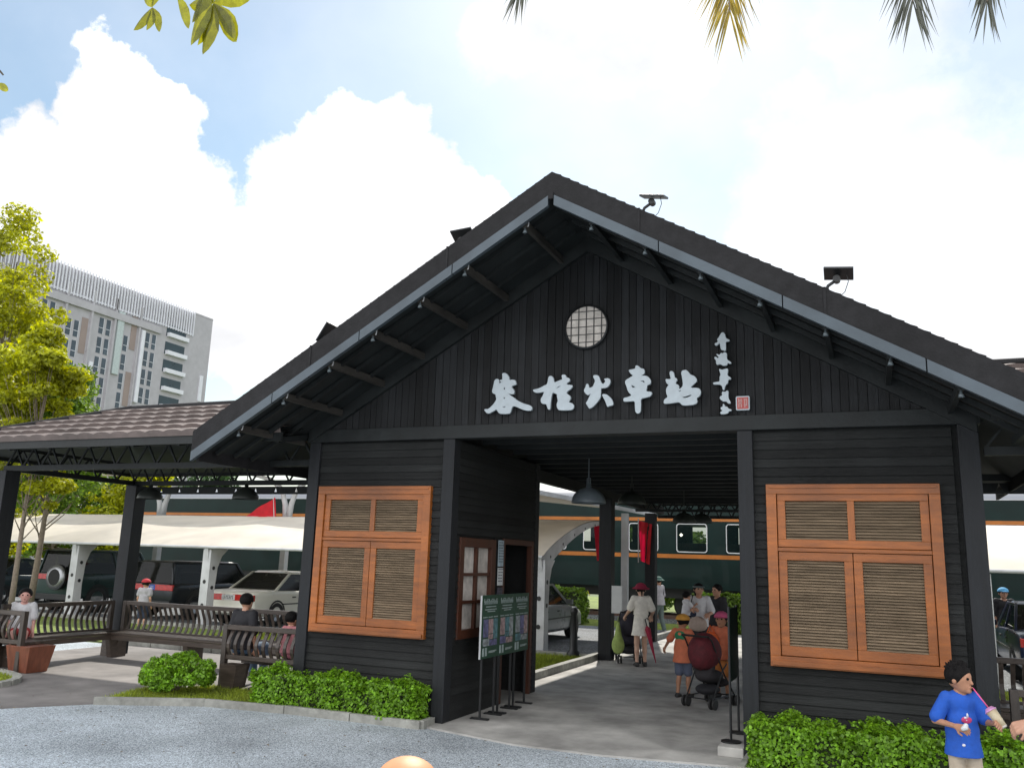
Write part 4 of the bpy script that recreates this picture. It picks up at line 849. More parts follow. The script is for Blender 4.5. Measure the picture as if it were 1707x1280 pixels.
# ================================================================ poster stands
def poster_board(y0, y1, label, x=-2.50, first=True):
    o = thing('poster_stand', (x, (y0 + y1) / 2, 0), label, 'poster stand', 'green poster stands'); w_ = y1 - y0; gm_ = mat('poster_green', (.010, .050, .028), .45, .3, 3); wt = mat('poster_white', (.26, .32, .31), .5, .2, 9)
    MB().box(-.010, .012, -w_ / 2, w_ / 2, .72, 1.50).obj('board', gm_, o); t = MB()
    t.box(-.014, .010, -w_ / 2 - .005, -w_ / 2 - .0005, .72, 1.50)
    t.obj('edge_strip', steel_w if y0 < .5 else gm_, o)
    t = MB(); y = -w_ * .40
    for i in range(6):      # headline of blocky characters, then smaller lines
        t.box(.012, .015, y, y + w_ * .035, 1.385, 1.455).box(.012, .015, y, y + w_ * .10, 1.39 + .05 * (i % 2), 1.405 + .05 * (i % 2)).box(.012, .015, y + w_ * .07, y + w_ * .10, 1.385, 1.43); y += w_ * .135
    for z, a, b in ((1.355, -.3, .3), (1.32, -.34, .34), (1.295, -.2, .25), (1.225, -.42, -.18), (1.225, -.12, .12), (1.225, .18, .42), (.80, -.05, .4), (.785, -.05, .3)): t.box(.012, .0148, a * w_, b * w_, z - .006, z + .006)
    t.box(.012, .015, -.42 * w_, -.32 * w_, .75, .85).box(.012, .015, -.26 * w_, -.16 * w_, .75, .85); t.obj('lettering', wt, o)
    t = MB(); ms = [mat('photo_tone_%s' % n, c, .5, .6, 18) for n, c in (('grey', (.22, .25, .26)), ('violet', (.10, .10, .20)), ('rose', (.28, .20, .20)), ('teal', (.07, .16, .18)))]
    for i, (a, b, c, d) in enumerate(((-.40, -.12, .98, 1.20), (-.10, .16, 1.02, 1.20), (.18, .42, .95, 1.20), (-.40, -.05, .87, .96), (-.02, .40, .87, .94), (-.10, .16, .95, 1.01))): MB().box(.012, .0152, a * w_, b * w_, c, d).obj('photo', ms[(i + int(y0 * 3)) % 4], o)
    for s in (-1, 1):
        MB().box(-.012, .012, s * w_ * .38 - .012, s * w_ * .38 + .012, .02, .72).obj('leg', black_m, o); MB().box(-.12, .12, s * w_ * .38 - .03, s * w_ * .38 + .03, 0, .02).obj('foot', black_m, o)
poster_board(.38, .915, 'nearest green poster stand along the passage wall, with a pale left edge'); poster_board(.92, 1.44, 'middle green poster stand along the passage wall'); poster_board(1.445, 1.97, 'farthest green poster stand along the passage wall, next to the door')
o = thing('poster_stand', (.60, .25, 0), 'poster stand seen edge-on beside the right passage jamb, on a grey slab', 'poster stand', 'green poster stands')
MB().box(-.10, .17, -.30, .95, 0, .10).obj('base_slab', concrete_m, o, bevel=.01)
for y in (-.02, .55): MB().tube([(0, y, .10), (0, y, 1.52)], .014, 8).obj('pole', black_m, o); MB().lathe([(.11, .10), (.11, .115), (.02, .125), (.001, .125)], (0, y, 0), 16).obj('foot', black_m, o)
MB().box(-.012, .012, .0, .52, .72, 1.50).obj('board', mat('poster_green', (.01, .05, .028)), o)
MB().bar((.06, .62, .1), (.06, .62, 1.15), .02, .04).obj('rail', steel_w, o)
# ================================================================ car-park canopies
def canopy(xs, label, y0=8.3):
    o = thing('carport_canopy', (0, 0, 0), label, 'canopy', 'cream membrane carport canopies')
    def prof(t):      # along the rib, t 0..1 -> y,z of the underside of the membrane
        y = y0 - .18 + t * 4.6; z = 2.05 + 1.02 * math.sin(t * math.pi * .50) ** .85 - .03; return y, z
    for x in xs:
        up = []; lo = []
        for i in range(15):
            t = i / 14; y, z = prof(t); th = .30 * (1 - t) ** 1.2 + .09; up.append((y, z)); lo.append((y + .06 * (1 - t), z - th))
        mb = MB()
        for i in range(14):
            a, b, c, d = up[i], up[i + 1], lo[i + 1], lo[i]; x0_, x1_ = x - .06, x + .06
            mb.add([(x0_, *a), (x0_, *b), (x0_, *c), (x0_, *d), (x1_, *a), (x1_, *b), (x1_, *c), (x1_, *d)], [(0, 3, 2, 1), (4, 5, 6, 7), (0, 1, 5, 4), (3, 7, 6, 2)] + ([(0, 4, 7, 3)] if i == 0 else []) + ([(1, 2, 6, 5)] if i == 13 else []))
        mb.obj('rib', steel_w, o)
        # tapering post, wider at the top
        mb = MB(); prev = None
        P = [(0, .20), (.9, .17), (1.5, .20), (1.8, .28), (1.98, .42)]
        for (z, w_), (z2, w2) in zip(P[:-1], P[1:]):
            mb.add([(x - .13, y0 - .13, z), (x + .13, y0 - .13, z), (x + .13, y0 - .13 + w_ * 1.5, z), (x - .13, y0 - .13 + w_ * 1.5, z), (x - .13, y0 - .13, z2), (x + .13, y0 - .13, z2), (x + .13, y0 - .13 + w2 * 1.5, z2), (x - .13, y0 - .13 + w2 * 1.5, z2)], [(0, 1, 5, 4), (1, 2, 6, 5), (2, 3, 7, 6), (3, 0, 4, 7)])
        mb.prism_x([(y0 - .13, 0), (y0 + .17, 0), (y0 + .17, .01), (y0 - .13, .01)], x - .2, x + .2)
        mb.obj('post', steel_w, o); hl = MB()
        for z in (.55, 1.15, 1.85): hl.lathe([(.001, .0), (.05, .0), (.05, .006), (.001, .006)], (x, y0 - .132, z), 14, 'y')
        for t in (.12, .3, .48, .66, .84):
            y, z = prof(t); hl.lathe([(.001, 0), (.032, 0), (.032, .006), (.001, .006)], (x + .06, y + .02, z - .16 * (1 - t) - .07), 12, 'x')
        for z in (1.5, 1.0): hl.lathe([(.001, 0), (.05, 0), (.05, .006), (.001, .006)], (x + .13, y0 + .02, z), 14, 'x')
        hl.obj('bolt_hole', black_m, o)
    vs = []; nx = 0; X = []
    for a, b in zip(xs[:-1], xs[1:]): X += [a + (b - a) * k / 10 for k in range(10)]
    X.append(xs[-1]); X[0] -= .25; X[-1] += .08
    for x in X:
        dd = min(abs(x - q) for q in xs); span = abs(xs[1] - xs[0]) / 2; sag = .10 * math.sin(min(1, dd / span) * math.pi / 2)
        for i in range(17): t = i / 16; y, z = prof(t); vs.append((x, y, z + .03 - sag * math.sin(t * math.pi)))
    fs = [(c * 17 + r, (c + 1) * 17 + r, (c + 1) * 17 + r + 1, c * 17 + r + 1) for c in range(len(X) - 1) for r in range(16)]
    MB().add(vs, fs).obj('membrane', membrane_m, o, True)
    MB().tube([(X[0], y0 - .19, 2.035), (X[-1], y0 - .19, 2.035)], .035, 8).obj('edge_tube', steel_w, o); MB().tube([(X[0], y0 + 4.42, 3.05), (X[-1], y0 + 4.42, 3.05)], .03, 8).obj('back_tube', steel_w, o)
canopy([-28.3, -23.6, -18.9, -14.1, -9.4, -4.72], 'long cream membrane carport canopy on white posts left of the walkway'); canopy([3.9, 8.7, 13.5], 'cream membrane carport canopy seen right of the station')
# platform canopies on Y posts
def ycan(x, y, ze, arms, label, wid=None):
    o = thing('platform_canopy', (x, y, 0), label, 'canopy', 'white canopies on forked posts'); MB().bar((0, 0, 0), (0, 0, ze - (1.1 if arms else 0)), .2, .2).obj('post', steel_w, o, bevel=.01)
    if arms:
        for s in (-1, 1): MB().tube([(s * .07, 0, ze - 1.15), (s * .12, 0, ze - .7), (s * .30, 0, ze - .2), (s * .8, 0, ze + .12), (s * 1.6, 0, ze + .3)], [.10, .09, .08, .07, .05], 10).obj('arm', steel_w, o, True)
    return o
yc = ycan(-15.5, 13.2, 4.2, 1, 'forked white post of a platform canopy showing above the carport left'); 
for dx in (-5.4, ): 
    for s in (-1, 1): MB().tube([(dx + s * .07, 0, 3.05), (dx + s * .12, 0, 3.5), (dx + s * .30, 0, 4.0), (dx + s * .8, 0, 4.32)], [.10, .09, .08, .07], 10).obj('arm', steel_w, yc, True)
    MB().bar((dx, 0, 0), (dx, 0, 3.1), .2, .2).obj('post', steel_w, yc)
mb = MB(); mb.add([(-9, -1.2, 4.75), (2.5, -1.2, 4.75), (2.5, 0, 4.5), (-9, 0, 4.5), (2.5, 1.2, 4.75), (-9, 1.2, 4.75)], [(0, 1, 2, 3), (3, 2, 4, 5)]); mb.obj('membrane', membrane_m, yc)
y2 = thing('platform_canopy', (-4.15, 13.1, 0), 'tall white post carrying a canopy edge behind the walkway posts', 'canopy', 'white canopies on forked posts')
MB().bar((0, 0, 0), (0, 0, 3.3), .17, .17).obj('post', steel_w, y2); MB().bar((-.55, -8.0, 3.40), (.25, 2.5, 3.40), .06, .10).obj('edge_tube', steel_w, y2)
MB().add([(-.55, -6.5, 3.47), (.25, 2.5, 3.45), (-3.5, 2.5, 3.8), (-4.0, -4, 3.8)], [(0, 1, 2, 3)]).obj('membrane', membrane_m, y2)
# flags
red_m = mat('red_flag_cloth', (.55, .012, .015), .7, .15, 5, trans=.25); yel_m = mat('flag_yellow', (.7, .45, .02), .6)
def flag(x, y, z0, ztop, pts, label, lean=0):
    o = thing('red_flag', (x, y, z0), label, 'flag', 'red flags'); MB().tube([(0, 0, 0), (lean, 0, ztop - z0)], .014, 6).obj('pole', steel_w, o)
    vs = []; n = 9
    for i in range(n):
        for j in range(n):
            u = i / (n - 1); v = j / (n - 1); p = Vector(pts[0]).lerp(Vector(pts[1]), u).lerp(Vector(pts[3]).lerp(Vector(pts[2]), u), v); vs.append((p.x, p.y + .05 * math.sin(u * 11 + v * 2), p.z))
    fc = MB().add(vs, [(i * n + j, (i + 1) * n + j, (i + 1) * n + j + 1, i * n + j + 1) for i in range(n - 1) for j in range(n - 1)]).obj('cloth', red_m, o, True)
    def star(c, r):
        mb = MB(); P = [(c[0] + math.sin(k * math.pi / 5) * (r if k % 2 == 0 else r * .4), c[1] + math.cos(k * math.pi / 5) * (r if k % 2 == 0 else r * .4)) for k in range(10)]; mb.add([(a, c[2], b) for a, b in P], [tuple(range(10))]); mb.obj('star', yel_m, fc)
    return o, star
f1, star = flag(-15.55, 12.75, 2.2, 3.75, [(-.12, -.03, 1.50), (-1.5, -.03, .75), (-1.5, -.03, .45), (-.04, -.03, .60)], 'red flag with a leaning pole above the carport canopy', -.22); star((-.35, -.10, 1.22), .10)
for (xx, lb, s) in ((-4.45, 'red flag hanging left of the white post in the walkway', -1), (-3.80, 'red flag hanging right of the white post in the walkway', 1)):
    f, star = flag(xx + s * .1, 12.8, 2.0, 3.15, [(0, 0, 1.1), (s * .38, 0, 1.0), (s * .30 , 0, -.05 if s > 0 else .0), (s * .05, 0, .05)], lb); star((s * .2, -.08, .75), .07)
o = thing('notice_board', (-3.0, 7.80, .95), 'small white notice fixed to the black walkway post behind the red-hatted woman', 'notice'); MB().box(.04, .26, -.02, .0, 0, .55).obj('sheet', pap, o); MB().box(.0, .05, .0, .02, .1, .14).obj('bracket', black_m, o)
bl = thing('bollard', (-3.86, 8.05, 0), 'slim dark bollard on the kerb beside the grey car', 'bollard'); MB().lathe([(.16, 0), (.15, .08), (.09, .14), (.075, .5), (.06, .85), (.08, .90), (.08, .95), (.04, 1.0), (.001, 1.0)], n=16).obj('shaft', black_m, bl, True); MB().lathe([(.05, 0), (.05, .03), (.001, .03)], (0, 0, 1.0), 12).obj('cap', steel_w, bl)
# ================================================================ train
tr = thing('train_coach', (0, 20, 0), 'dark green railway coach with orange stripes and rounded grey roof behind the carports', 'train coach')
green = mat('coach_green', (.0035, .016, .014), .55, .15, 1.5, coat=.05, spec=.2, dirt=.25); orange = mat('coach_orange', (.38, .12, .012), .5, .12, 3, dirt=.2); roofg = mat('coach_roof', (.24, .25, .27), .4, .1, 1, stretch=(.2, 1, 1))
TX0, TX1 = -29.0, 16.0; rz0 = .25
MB().box(TX0, TX1, 0, 2.9, 1.18, 2.40).obj('body', green, tr)
wc = []; x = -3.70
while x > TX0 + 2: x -= 1.69
wx = x
while x < TX1 - 1: wc.append(x); x += 1.69
mb = MB(); prev = TX0
for c in wc: mb.box(prev, c - .53, 0, .06, 2.40, 3.38).box(prev, c - .53, 2.84, 2.9, 2.40, 3.38); prev = c + .53
mb.box(prev, TX1, 0, .06, 2.40, 3.38).box(prev, TX1, 2.84, 2.9, 2.40, 3.38).box(TX0, TX1, 0, 2.9, 3.38, 4.22).box(TX0, TX0 + .06, .06, 2.84, 2.4, 3.38); mb.obj('window_band', green, tr)
MB().box(TX0 + .1, TX1 - .1, 1.4, 1.45, 2.4, 2.75).obj('aisle_wall', mat('coach_inside', (.035, .035, .03), .7), tr)
MB().box(TX0, TX1, -.006, .0, 2.20, 2.335).obj('stripe', orange, tr); MB().box(TX0, TX1, -.006, .0, 3.46, 3.58).obj('stripe', orange, tr)
MB().box(TX0, TX1, -.02, .0, 4.20, 4.22).obj('gutter', steel_w, tr)
pr = [(2.9 * t + .0, 4.22 + .52 * math.sin(math.pi * t) ** .55) for t in [i / 16 for i in range(17)]]
nseg = 8; vs = []; fs = []
xs_ = [TX0, TX0 + .05, TX0 + .25, TX0 + .7] + [TX0 + .7 + (TX1 - TX0 - .7) * k / nseg for k in range(1, nseg + 1)]
for xi, x in enumerate(xs_):
    q = (.0, .45, .8, 1)[min(xi, 3)]
    for (y, z) in pr: vs.append((x, y, 4.22 + (z - 4.22) * q))
for i in range(len(xs_) - 1):
    for j in range(16): fs.append((i * 17 + j, (i + 1) * 17 + j, (i + 1) * 17 + j + 1, i * 17 + j + 1))
MB().add(vs, fs).obj('roof', roofg, tr, True)
cgl = glass('coach_glass', (.015, .03, .03), .35)
wf = None
for c in wc:
    mb = MB(); P = []
    def rr(w_, h_, r, n=4):
        out_ = []
        for qx, qz, a0 in ((1, 1, 0), (-1, 1, 90), (-1, -1, 180), (1, -1, 270)):
            for k in range(n + 1): a = R_(a0 + 90 * k / n); out_.append((qx * (w_ - r) + r * math.cos(a), qz * (h_ - r) + r * math.sin(a)))
        return out_
    if wf is None:
        a = rr(.53, .49, .10); b = rr(.50, .46, .08); n = len(a); mb.add([(x_, -.012, z_) for x_, z_ in a] + [(x_, -.012, z_) for x_, z_ in b], [(i, (i + 1) % n, n + (i + 1) % n, n + i) for i in range(n)]); 
        wf = mb.obj('window', steel_w, tr); wf.location = (c, 0, 2.89); gp = MB().add([(x_, -.005, z_) for x_, z_ in b], [tuple(range(n))]).obj('pane', cgl, wf)
    else: copy_tree(wf, tr).location = (c, 0, 2.89)
mb = MB().box(TX0 + .3, TX1, .25, 2.6, .85, 1.18)
for x in range(-24, 16, 7): mb.box(x, x + 2.2, .15, 1.2, .45, .9)
mb.obj('underframe', black_m, tr)
for k in range(-26, 15, 5):
    for dx in (0, 2.0): MB().lathe([(.001, .06), (.40, .06), (.46, .03), (.46, -.06), (.001, -.06)], (k + dx, .6, .62), 20, 'y').obj('wheel', black_m, tr)
tc_ = bpy.data.curves.new('coach_number', 'FONT'); tc_.body = 'T8 A'; tc_.size = .26; tc_.extrude = .002; to = bpy.data.objects.new('coach_number', tc_); C.objects.link(to); bpy.context.view_layer.update()
me = bpy.data.meshes.new_from_object(to.evaluated_get(bpy.context.evaluated_depsgraph_get())); bpy.data.objects.remove(to); me.transform(Matrix.Rotation(math.pi / 2, 4, 'X')); me.materials.clear()
q = link('coach_number', me, mat('yellow_lettering', (.5, .42, .03), .6), tr); q.location = (-7.9, .13, .80)
lamp = bpy.data.materials.new('lit_lamp'); lamp.use_nodes = True; lamp.node_tree.nodes['Principled BSDF'].inputs['Emission Color'].default_value = (1, .9, .7, 1); lamp.node_tree.nodes['Principled BSDF'].inputs['Emission Strength'].default_value = 6
q = MB().lathe([(.001, .06), (.06, 0), (.001, -.06)], (-4.25, .9, 3.02), 10).obj('ceiling_lamp', lamp, tr); q = MB().lathe([(.001, .06), (.06, 0), (.001, -.06)], (-10.9, .9, 3.02), 10).obj('ceiling_lamp', lamp, tr)
o = thing('track_bed', (0, 21.5, 0), None, None); 
for k in ('label', 'category'):
    if k in o: del o[k]
C.objects.unlink(o); bpy.data.objects.remove(o)
tag(MB().box(-60, 40, 20.3, 22.7, -.02, .12).obj('track_ballast', gm2), kind='structure')
for y in (20.75, 22.2): tag(MB().box(-60, 40, y - .035, y + .035, .12, .25).obj('rail', mat('rust_steel', (.12, .07, .05), .5), bevel=0), kind='structure')
# ================================================================ cars
def car(x, y, L_, Wd, H_, col, label, rz=0, kind='sedan', tail=(.48, .02, .015), plate='white', rough=.3):
    """rear bumper at local y=0, nose towards +y"""
    o = thing('parked_car', (x, y, 0), label, 'car', 'parked cars', rz)
    pm = mat('paint_%02d%02d%02d' % tuple(int(c * 99) for c in col), col, rough, .05, 2, coat=.25, spec=.3); w2 = Wd / 2; bz = H_ * (.62 if kind != 'suv' else .60)
    if kind == 'sedan': ST = [(0, .42, bz - .10, .90), (.06, .30, bz - .03, .96), (.25, .26, bz + .02, .985), (L_ * .2, .24, bz + .04, 1), (L_ * .5, .22, bz + .02, 1), (L_ * .72, .22, bz - .02, 1), (L_ * .88, .24, bz - .12, .97), (L_ * .97, .28, bz - .22, .90), (L_, .34, bz - .32, .80)]; GH = [(.19 * L_, 0), (.36 * L_, 1), (.60 * L_, 1), (.76 * L_, 0)]
    elif kind == 'hatch': ST = [(0, .42, bz - .05, .90), (.06, .30, bz, .96), (.2, .26, bz + .02, .985), (L_ * .5, .22, bz + .02, 1), (L_ * .72, .22, bz - .02, 1), (L_ * .88, .24, bz - .10, .97), (L_ * .97, .28, bz - .2, .92), (L_, .34, bz - .3, .82)]; GH = [(.02 * L_, 0), (.10 * L_, 1), (.55 * L_, 1), (.73 * L_, 0)]
    else: ST = [(0, .5, bz, .95), (.06, .42, bz + .02, .98), (.3, .4, bz + .03, 1), (L_ * .5, .38, bz + .02, 1), (L_ * .75, .4, bz - .04, .98), (L_ * .95, .42, bz - .10, .95), (L_, .5, bz - .2, .88)]; GH = [(.01 * L_, 0), (.03 * L_, 1), (.60 * L_, 1), (.70 * L_, 0)]
    vs = []; n = 12
    for (yy, z0, z1, wf_) in ST:
        ww = w2 * wf_; pts = [(-ww * .9, z0), (-ww * .985, z0 + .08), (-ww, (z0 + z1) * .5), (-ww * .985, z1 - .10), (-ww * .95, z1 - .02), (-ww * .80, z1 + .015)]
        for px_, pz in pts + [(-a, b) for a, b in reversed(pts)]: vs.append((px_, yy, pz))
    fs = [(i * n + k, (i + 1) * n + k, (i + 1) * n + (k + 1) % n, i * n + (k + 1) % n) for i in range(len(ST) - 1) for k in range(n)] + [tuple(range(n)), tuple(range((len(ST) - 1) * n + n - 1, (len(ST) - 1) * n - 1, -1))]
    body = MB().add(vs, fs).obj('body', pm, o, True, bevel=.012)
    zb = bz + .0; zt = H_; q = []
    for yy, lv in GH:
        ww = w2 * (.90 if lv == 0 else .74); q.append((ww, yy, zb if lv == 0 else zt - .05))
    (w0, y0, z0), (w1, y1, z1), (_, y2_, _), (_, y3, _) = q
    gl = glass('car_glass', (.012, .014, .013), .6)
    MB().add([(-w0, y0, z0), (w0, y0, z0), (w1, y1, z1), (-w1, y1, z1), (w0, y3, z0), (-w0, y3, z0), (w1, y2_, z1), (-w1, y2_, z1)], [(0, 1, 2, 3), (4, 5, 7, 6), (1, 4, 6, 2), (5, 0, 3, 7)]).obj('glass', gl, o)
    MB().box(-w2 * .70, w2 * .70, y0 + .45, y3 - .5, .4, zb + (zt - zb) * .45).box(-w2 * .6, w2 * .6, y1 + .3, y1 + .42, zb, zb + (zt - zb) * .72).obj('seats', black_m, o)
    rfb = MB(); rfb.add([(-w1, y1, z1), (w1, y1, z1), (w1, y2_, z1), (-w1, y2_, z1), (-w1 * .9, y1 + .12, zt), (w1 * .9, y1 + .12, zt), (w1 * .9, y2_ - .15, zt), (-w1 * .9, y2_ - .15, zt)], [(0, 1, 5, 4), (1, 2, 6, 5), (2, 3, 7, 6), (3, 0, 4, 7), (4, 5, 6, 7)])
    for s in (-1, 1):
        for (a, b) in (((s * w0, y0, z0), (s * w1, y1, z1)), ((s * w0, y3, z0), (s * w1, y2_, z1)), ((s * w0, (y0 * .45 + y3 * .55), z0), (s * w1, (y1 * .45 + y2_ * .55), z1))): rfb.bar(a, b, .075, .05, up=(1, 0, 0))
        rfb.bar((s * w1, y1, z1), (s * w1, y2_, z1), .06, .05)
    rfb.obj('roof', pm, o, True, bevel=.01)
    for yy in (L_ * .2, L_ * .80):
        for s in (-1, 1):
            r = .31 if kind != 'suv' else .38; wh = MB().lathe([(r * .62, -.09), (r * .95, -.10), (r, -.06), (r, .06), (r * .95, .10), (r * .62, .09)], (s * (w2 - .09), yy, r), 24, 'x').obj('wheel', mat('tyre_rubber', (.02, .02, .02), .8), o, True)
            MB().lathe([(.001, s * .05), (r * .15, s * .07), (r * .60, s * .06), (r * .62, s * .09)], (s * (w2 - .09), yy, r), 12, 'x').obj('rim', mat('alloy', (.35, .36, .37), .35, metal=.8), wh, True)
            MB().lathe([(r * 1.0, 0), (r * 1.16, 0)], (s * (w2 + .004), yy, r + .01), 24, 'x').obj('wheel_arch', black_m, o)
    tl = mat('tail_lamp', tail, .2, .3, 12, coat=.5); zc = ST[1][2] - .11
    for s in (-1, 1): MB().box(*sorted((s * w2 * .16, s * w2 * .95)), -.018, .06, zc - .08, zc + .08).obj('tail_light', tl, o, bevel=.01)
    for s in (-1, 1): MB().box(*sorted((s * w2 * .45, s * w2 * .80)), L_ - .10, L_ - .02, bz - .36, bz - .26).obj('headlight', gl_m, o, bevel=.01)
    MB().box(-w2 * .92, w2 * .92, -.05, .10, .34, .52).box(-w2 * .86, w2 * .86, L_ - .1, L_ + .04, .30, .48).obj('bumper', pm if kind != 'suv' else black_m, o, bevel=.02)
    pmn = mat('plate_' + plate, (.55, .56, .56) if plate == 'white' else (.02, .09, .45), .5); MB().box(-.22, .22, -.022, -.012, zc - .07, zc + .07).obj('number_plate', pmn, o)
    t = MB(); xx = -.18
    for k in range(7): t.box(xx, xx + .012, -.026, -.022, zc - .045, zc + .045).box(xx, xx + .034, -.026, -.022, zc - .01 + .03 * (k % 3 - 1), zc + .002 + .03 * (k % 3 - 1)); xx += .053
    t.obj('plate_characters', black_m if plate == 'white' else white_m, o)
    for s in (-1, 1): MB().box(*sorted((s * w2 * .96, s * (w2 + .14))), y3 - .28, y3 - .16, zb, zb + .12).obj('mirror', pm, o, bevel=.02)
    t = MB()
    for s in (-1, 1):
        t.box(*sorted((s * (w2 - .005), s * (w2 + .006))), L_ * .24, L_ * .76, bz * .62, bz * .62 + .03)
        for yy in (L_ * .34, L_ * .52): t.box(*sorted((s * (w2 - .01), s * (w2 + .012))), yy, yy + .14, bz - .16, bz - .13)
    t.obj('side_trim', black_m, o)
    return o
car(-13.92, 8.95, 4.7, 1.76, 1.43, (.72, .71, .63), 'white saloon parked under the carport canopy with red tail lights towards the bench')
car(-17.0, 9.2, 4.6, 1.8, 1.62, (.012, .016, .020), 'dark car with blue number plate parked left of the white saloon', kind='suv', plate='blue', tail=(.12, .01, .01))
jp = car(-20.9, 9.3, 4.2, 1.75, 1.85, (.02, .045, .042), 'dark green off-road car with a round spare wheel on its tail, behind the corner column', kind='suv', tail=(.12, .01, .01))
sw = MB().lathe([(.001, .12), (.22, .12), (.34, .11), (.37, .05), (.37, -.05), (.30, -.08)], (.25, -.14, 1.02), 28, 'y').obj('spare_wheel', mat('tyre_rubber', (.02, .02, .02)), jp, True); MB().lathe([(.24, .125), (.36, .10), (.375, .05)], (.25, -.145, 1.02), 28, 'y').obj('chrome_ring', mat('alloy', (.3, .3, .3)), sw, True)
car(-6.20, 8.75, 4.6, 1.72, 1.42, (.20, .215, .215), 'silver grey hatchback parked beside the walkway, seen behind the white canopy post', kind='hatch')
car(5.35, 8.9, 4.6, 1.8, 1.45, (.012, .022, .06), 'dark blue saloon with wide red tail light band at the right edge', tail=(.40, .02, .03))
car(-25.2, 9.2, 4.6, 1.8, 1.5, (.015, .03, .034), 'dark teal car parked at the far left under the carport canopy', tail=(.1, .01, .01))
# ================================================================ hedges and bush
def hedge(name, x0, x1, y0, y1, h_, n, label, leafm=leaf_hedge, size=.040, cat='hedge', z0=.03, group='clipped hedges'):
    o = thing(name, ((x0 + x1) / 2, (y0 + y1) / 2, 0), label, cat, group); cx, cy = (x0 + x1) / 2, (y0 + y1) / 2
    u = RNG.uniform(-1, 1, (n, 3)); ax = RNG.integers(0, 5, n)      # mostly on the surfaces, uneven
    hx, hy = (x1 - x0) / 2, (y1 - y0) / 2; P = u * np.array([hx, hy, 1]); P[:, 2] = (u[:, 2] + 1) / 2 * h_
    out_ = np.zeros((n, 3)); m = ax <= 1; P[m, 2] = h_; out_[m, 2] = 1
    m = (ax == 2) | (ax == 3); P[m, 1] = -hy; out_[m, 1] = -1; m = ax == 4; sg = np.sign(u[:, 0]); P[m, 0] = (sg * hx)[m]; out_[m, 0] = sg[m]
    lump = .05 * np.sin(P[:, 0] * 7 + 1.3) + .035 * np.sin(P[:, 0] * 17 + P[:, 2] * 9) + .03 * np.sin(P[:, 1] * 13 + P[:, 0] * 5)
    P += out_ * (lump + RNG.normal(0, .022, n) - np.abs(RNG.normal(0, .04, n)))[:, None]
    ed = np.maximum(0, np.abs(P[:, 0]) / hx - .93); P[:, 2] -= ed * h_ * .9
    P[:, 2] = np.maximum(P[:, 2], .02) + z0
    fast_mesh('foliage', leaf_quads(P, size, .5, out_, .8), 4, leafm, o)
    k = max(10, int((x1 - x0) * 16)); sp = np.stack([RNG.uniform(-hx, hx, k), RNG.uniform(-hy, hy, k), h_ + RNG.uniform(.0, .035, k)], 1); sprig, _ = clump_points(sp, [.03] * k, 9); sprig[:, 2] += z0
    fast_mesh('sprigs', leaf_quads(sprig, size * 1.05, .7, None, .75), 4, leafm, o)
    mb = MB(); mb.box(-hx + .07, hx - .07, -hy + .07, hy - .02, 0, h_ - .07); mb.obj('shade_core', mat('hedge_shade', (.02, .03, .008), .9), o)  # solid dark core, its colour stands in for shade between the leaves
    return o
hedge('hedge', -5.50, -2.93, -.34, -.06, .40, 13000, 'low clipped green hedge in front of the left shuttered window'); hedge('hedge', .88, 3.45, -.66, -.10, .43, 17000, 'low clipped green hedge in front of the right shuttered window, behind the boy')
for a, b, lb in ((-3.2, -1.0, 'pale green hedge under the coach behind the woman holding a toddler'), (4.2, 9.0, 'green hedge behind the dark blue car at the right edge'), (-16, -6.8, 'low hedge behind the carport left of the walkway'),): hedge('hedge', a, b, 17.3, 18.0, 1.05, 9000, lb, leaf_mid, .085)
hedge('hedge', -1.0, 4.0, 17.3, 18.0, 1.10, 9000, 'hedge behind the right passage jamb, right of the woman with the visor', leaf_mid, .085)
def bush(x, y, r, h_, n, label):
    o = thing('bush', (x, y, 0), label, 'bush'); k = 46; d = RNG.normal(size=(k, 3)); d[:, 2] = np.abs(d[:, 2]); d /= np.linalg.norm(d, axis=1, keepdims=True)
    c = d * np.array([r, r * .8, h_ * .66]) * RNG.uniform(.55, .84, (k, 1)) + np.array([0, 0, h_ * .22]); P, dr = clump_points(c, RNG.uniform(.07, .14, k), n // k, .9); P[:, 2] = np.maximum(P[:, 2], .03)
    fast_mesh('foliage', leaf_quads(P, .040, .5, dr, .8), 4, leaf_hedge, o)
    mb = MB()
    for i in range(9): a = i * .7; mb.tube([(0, 0, 0), (math.cos(a) * r * .3, math.sin(a) * r * .25, h_ * .35), (math.cos(a) * r * .6, math.sin(a) * r * .5, h_ * .6)], [.012, .008, .004], 5)
    mb.obj('stems', bark_m, o); return o
bush(-6.86, -.15, .62, .74, 20000, 'round bright green bush on the grass bed by the front bench')
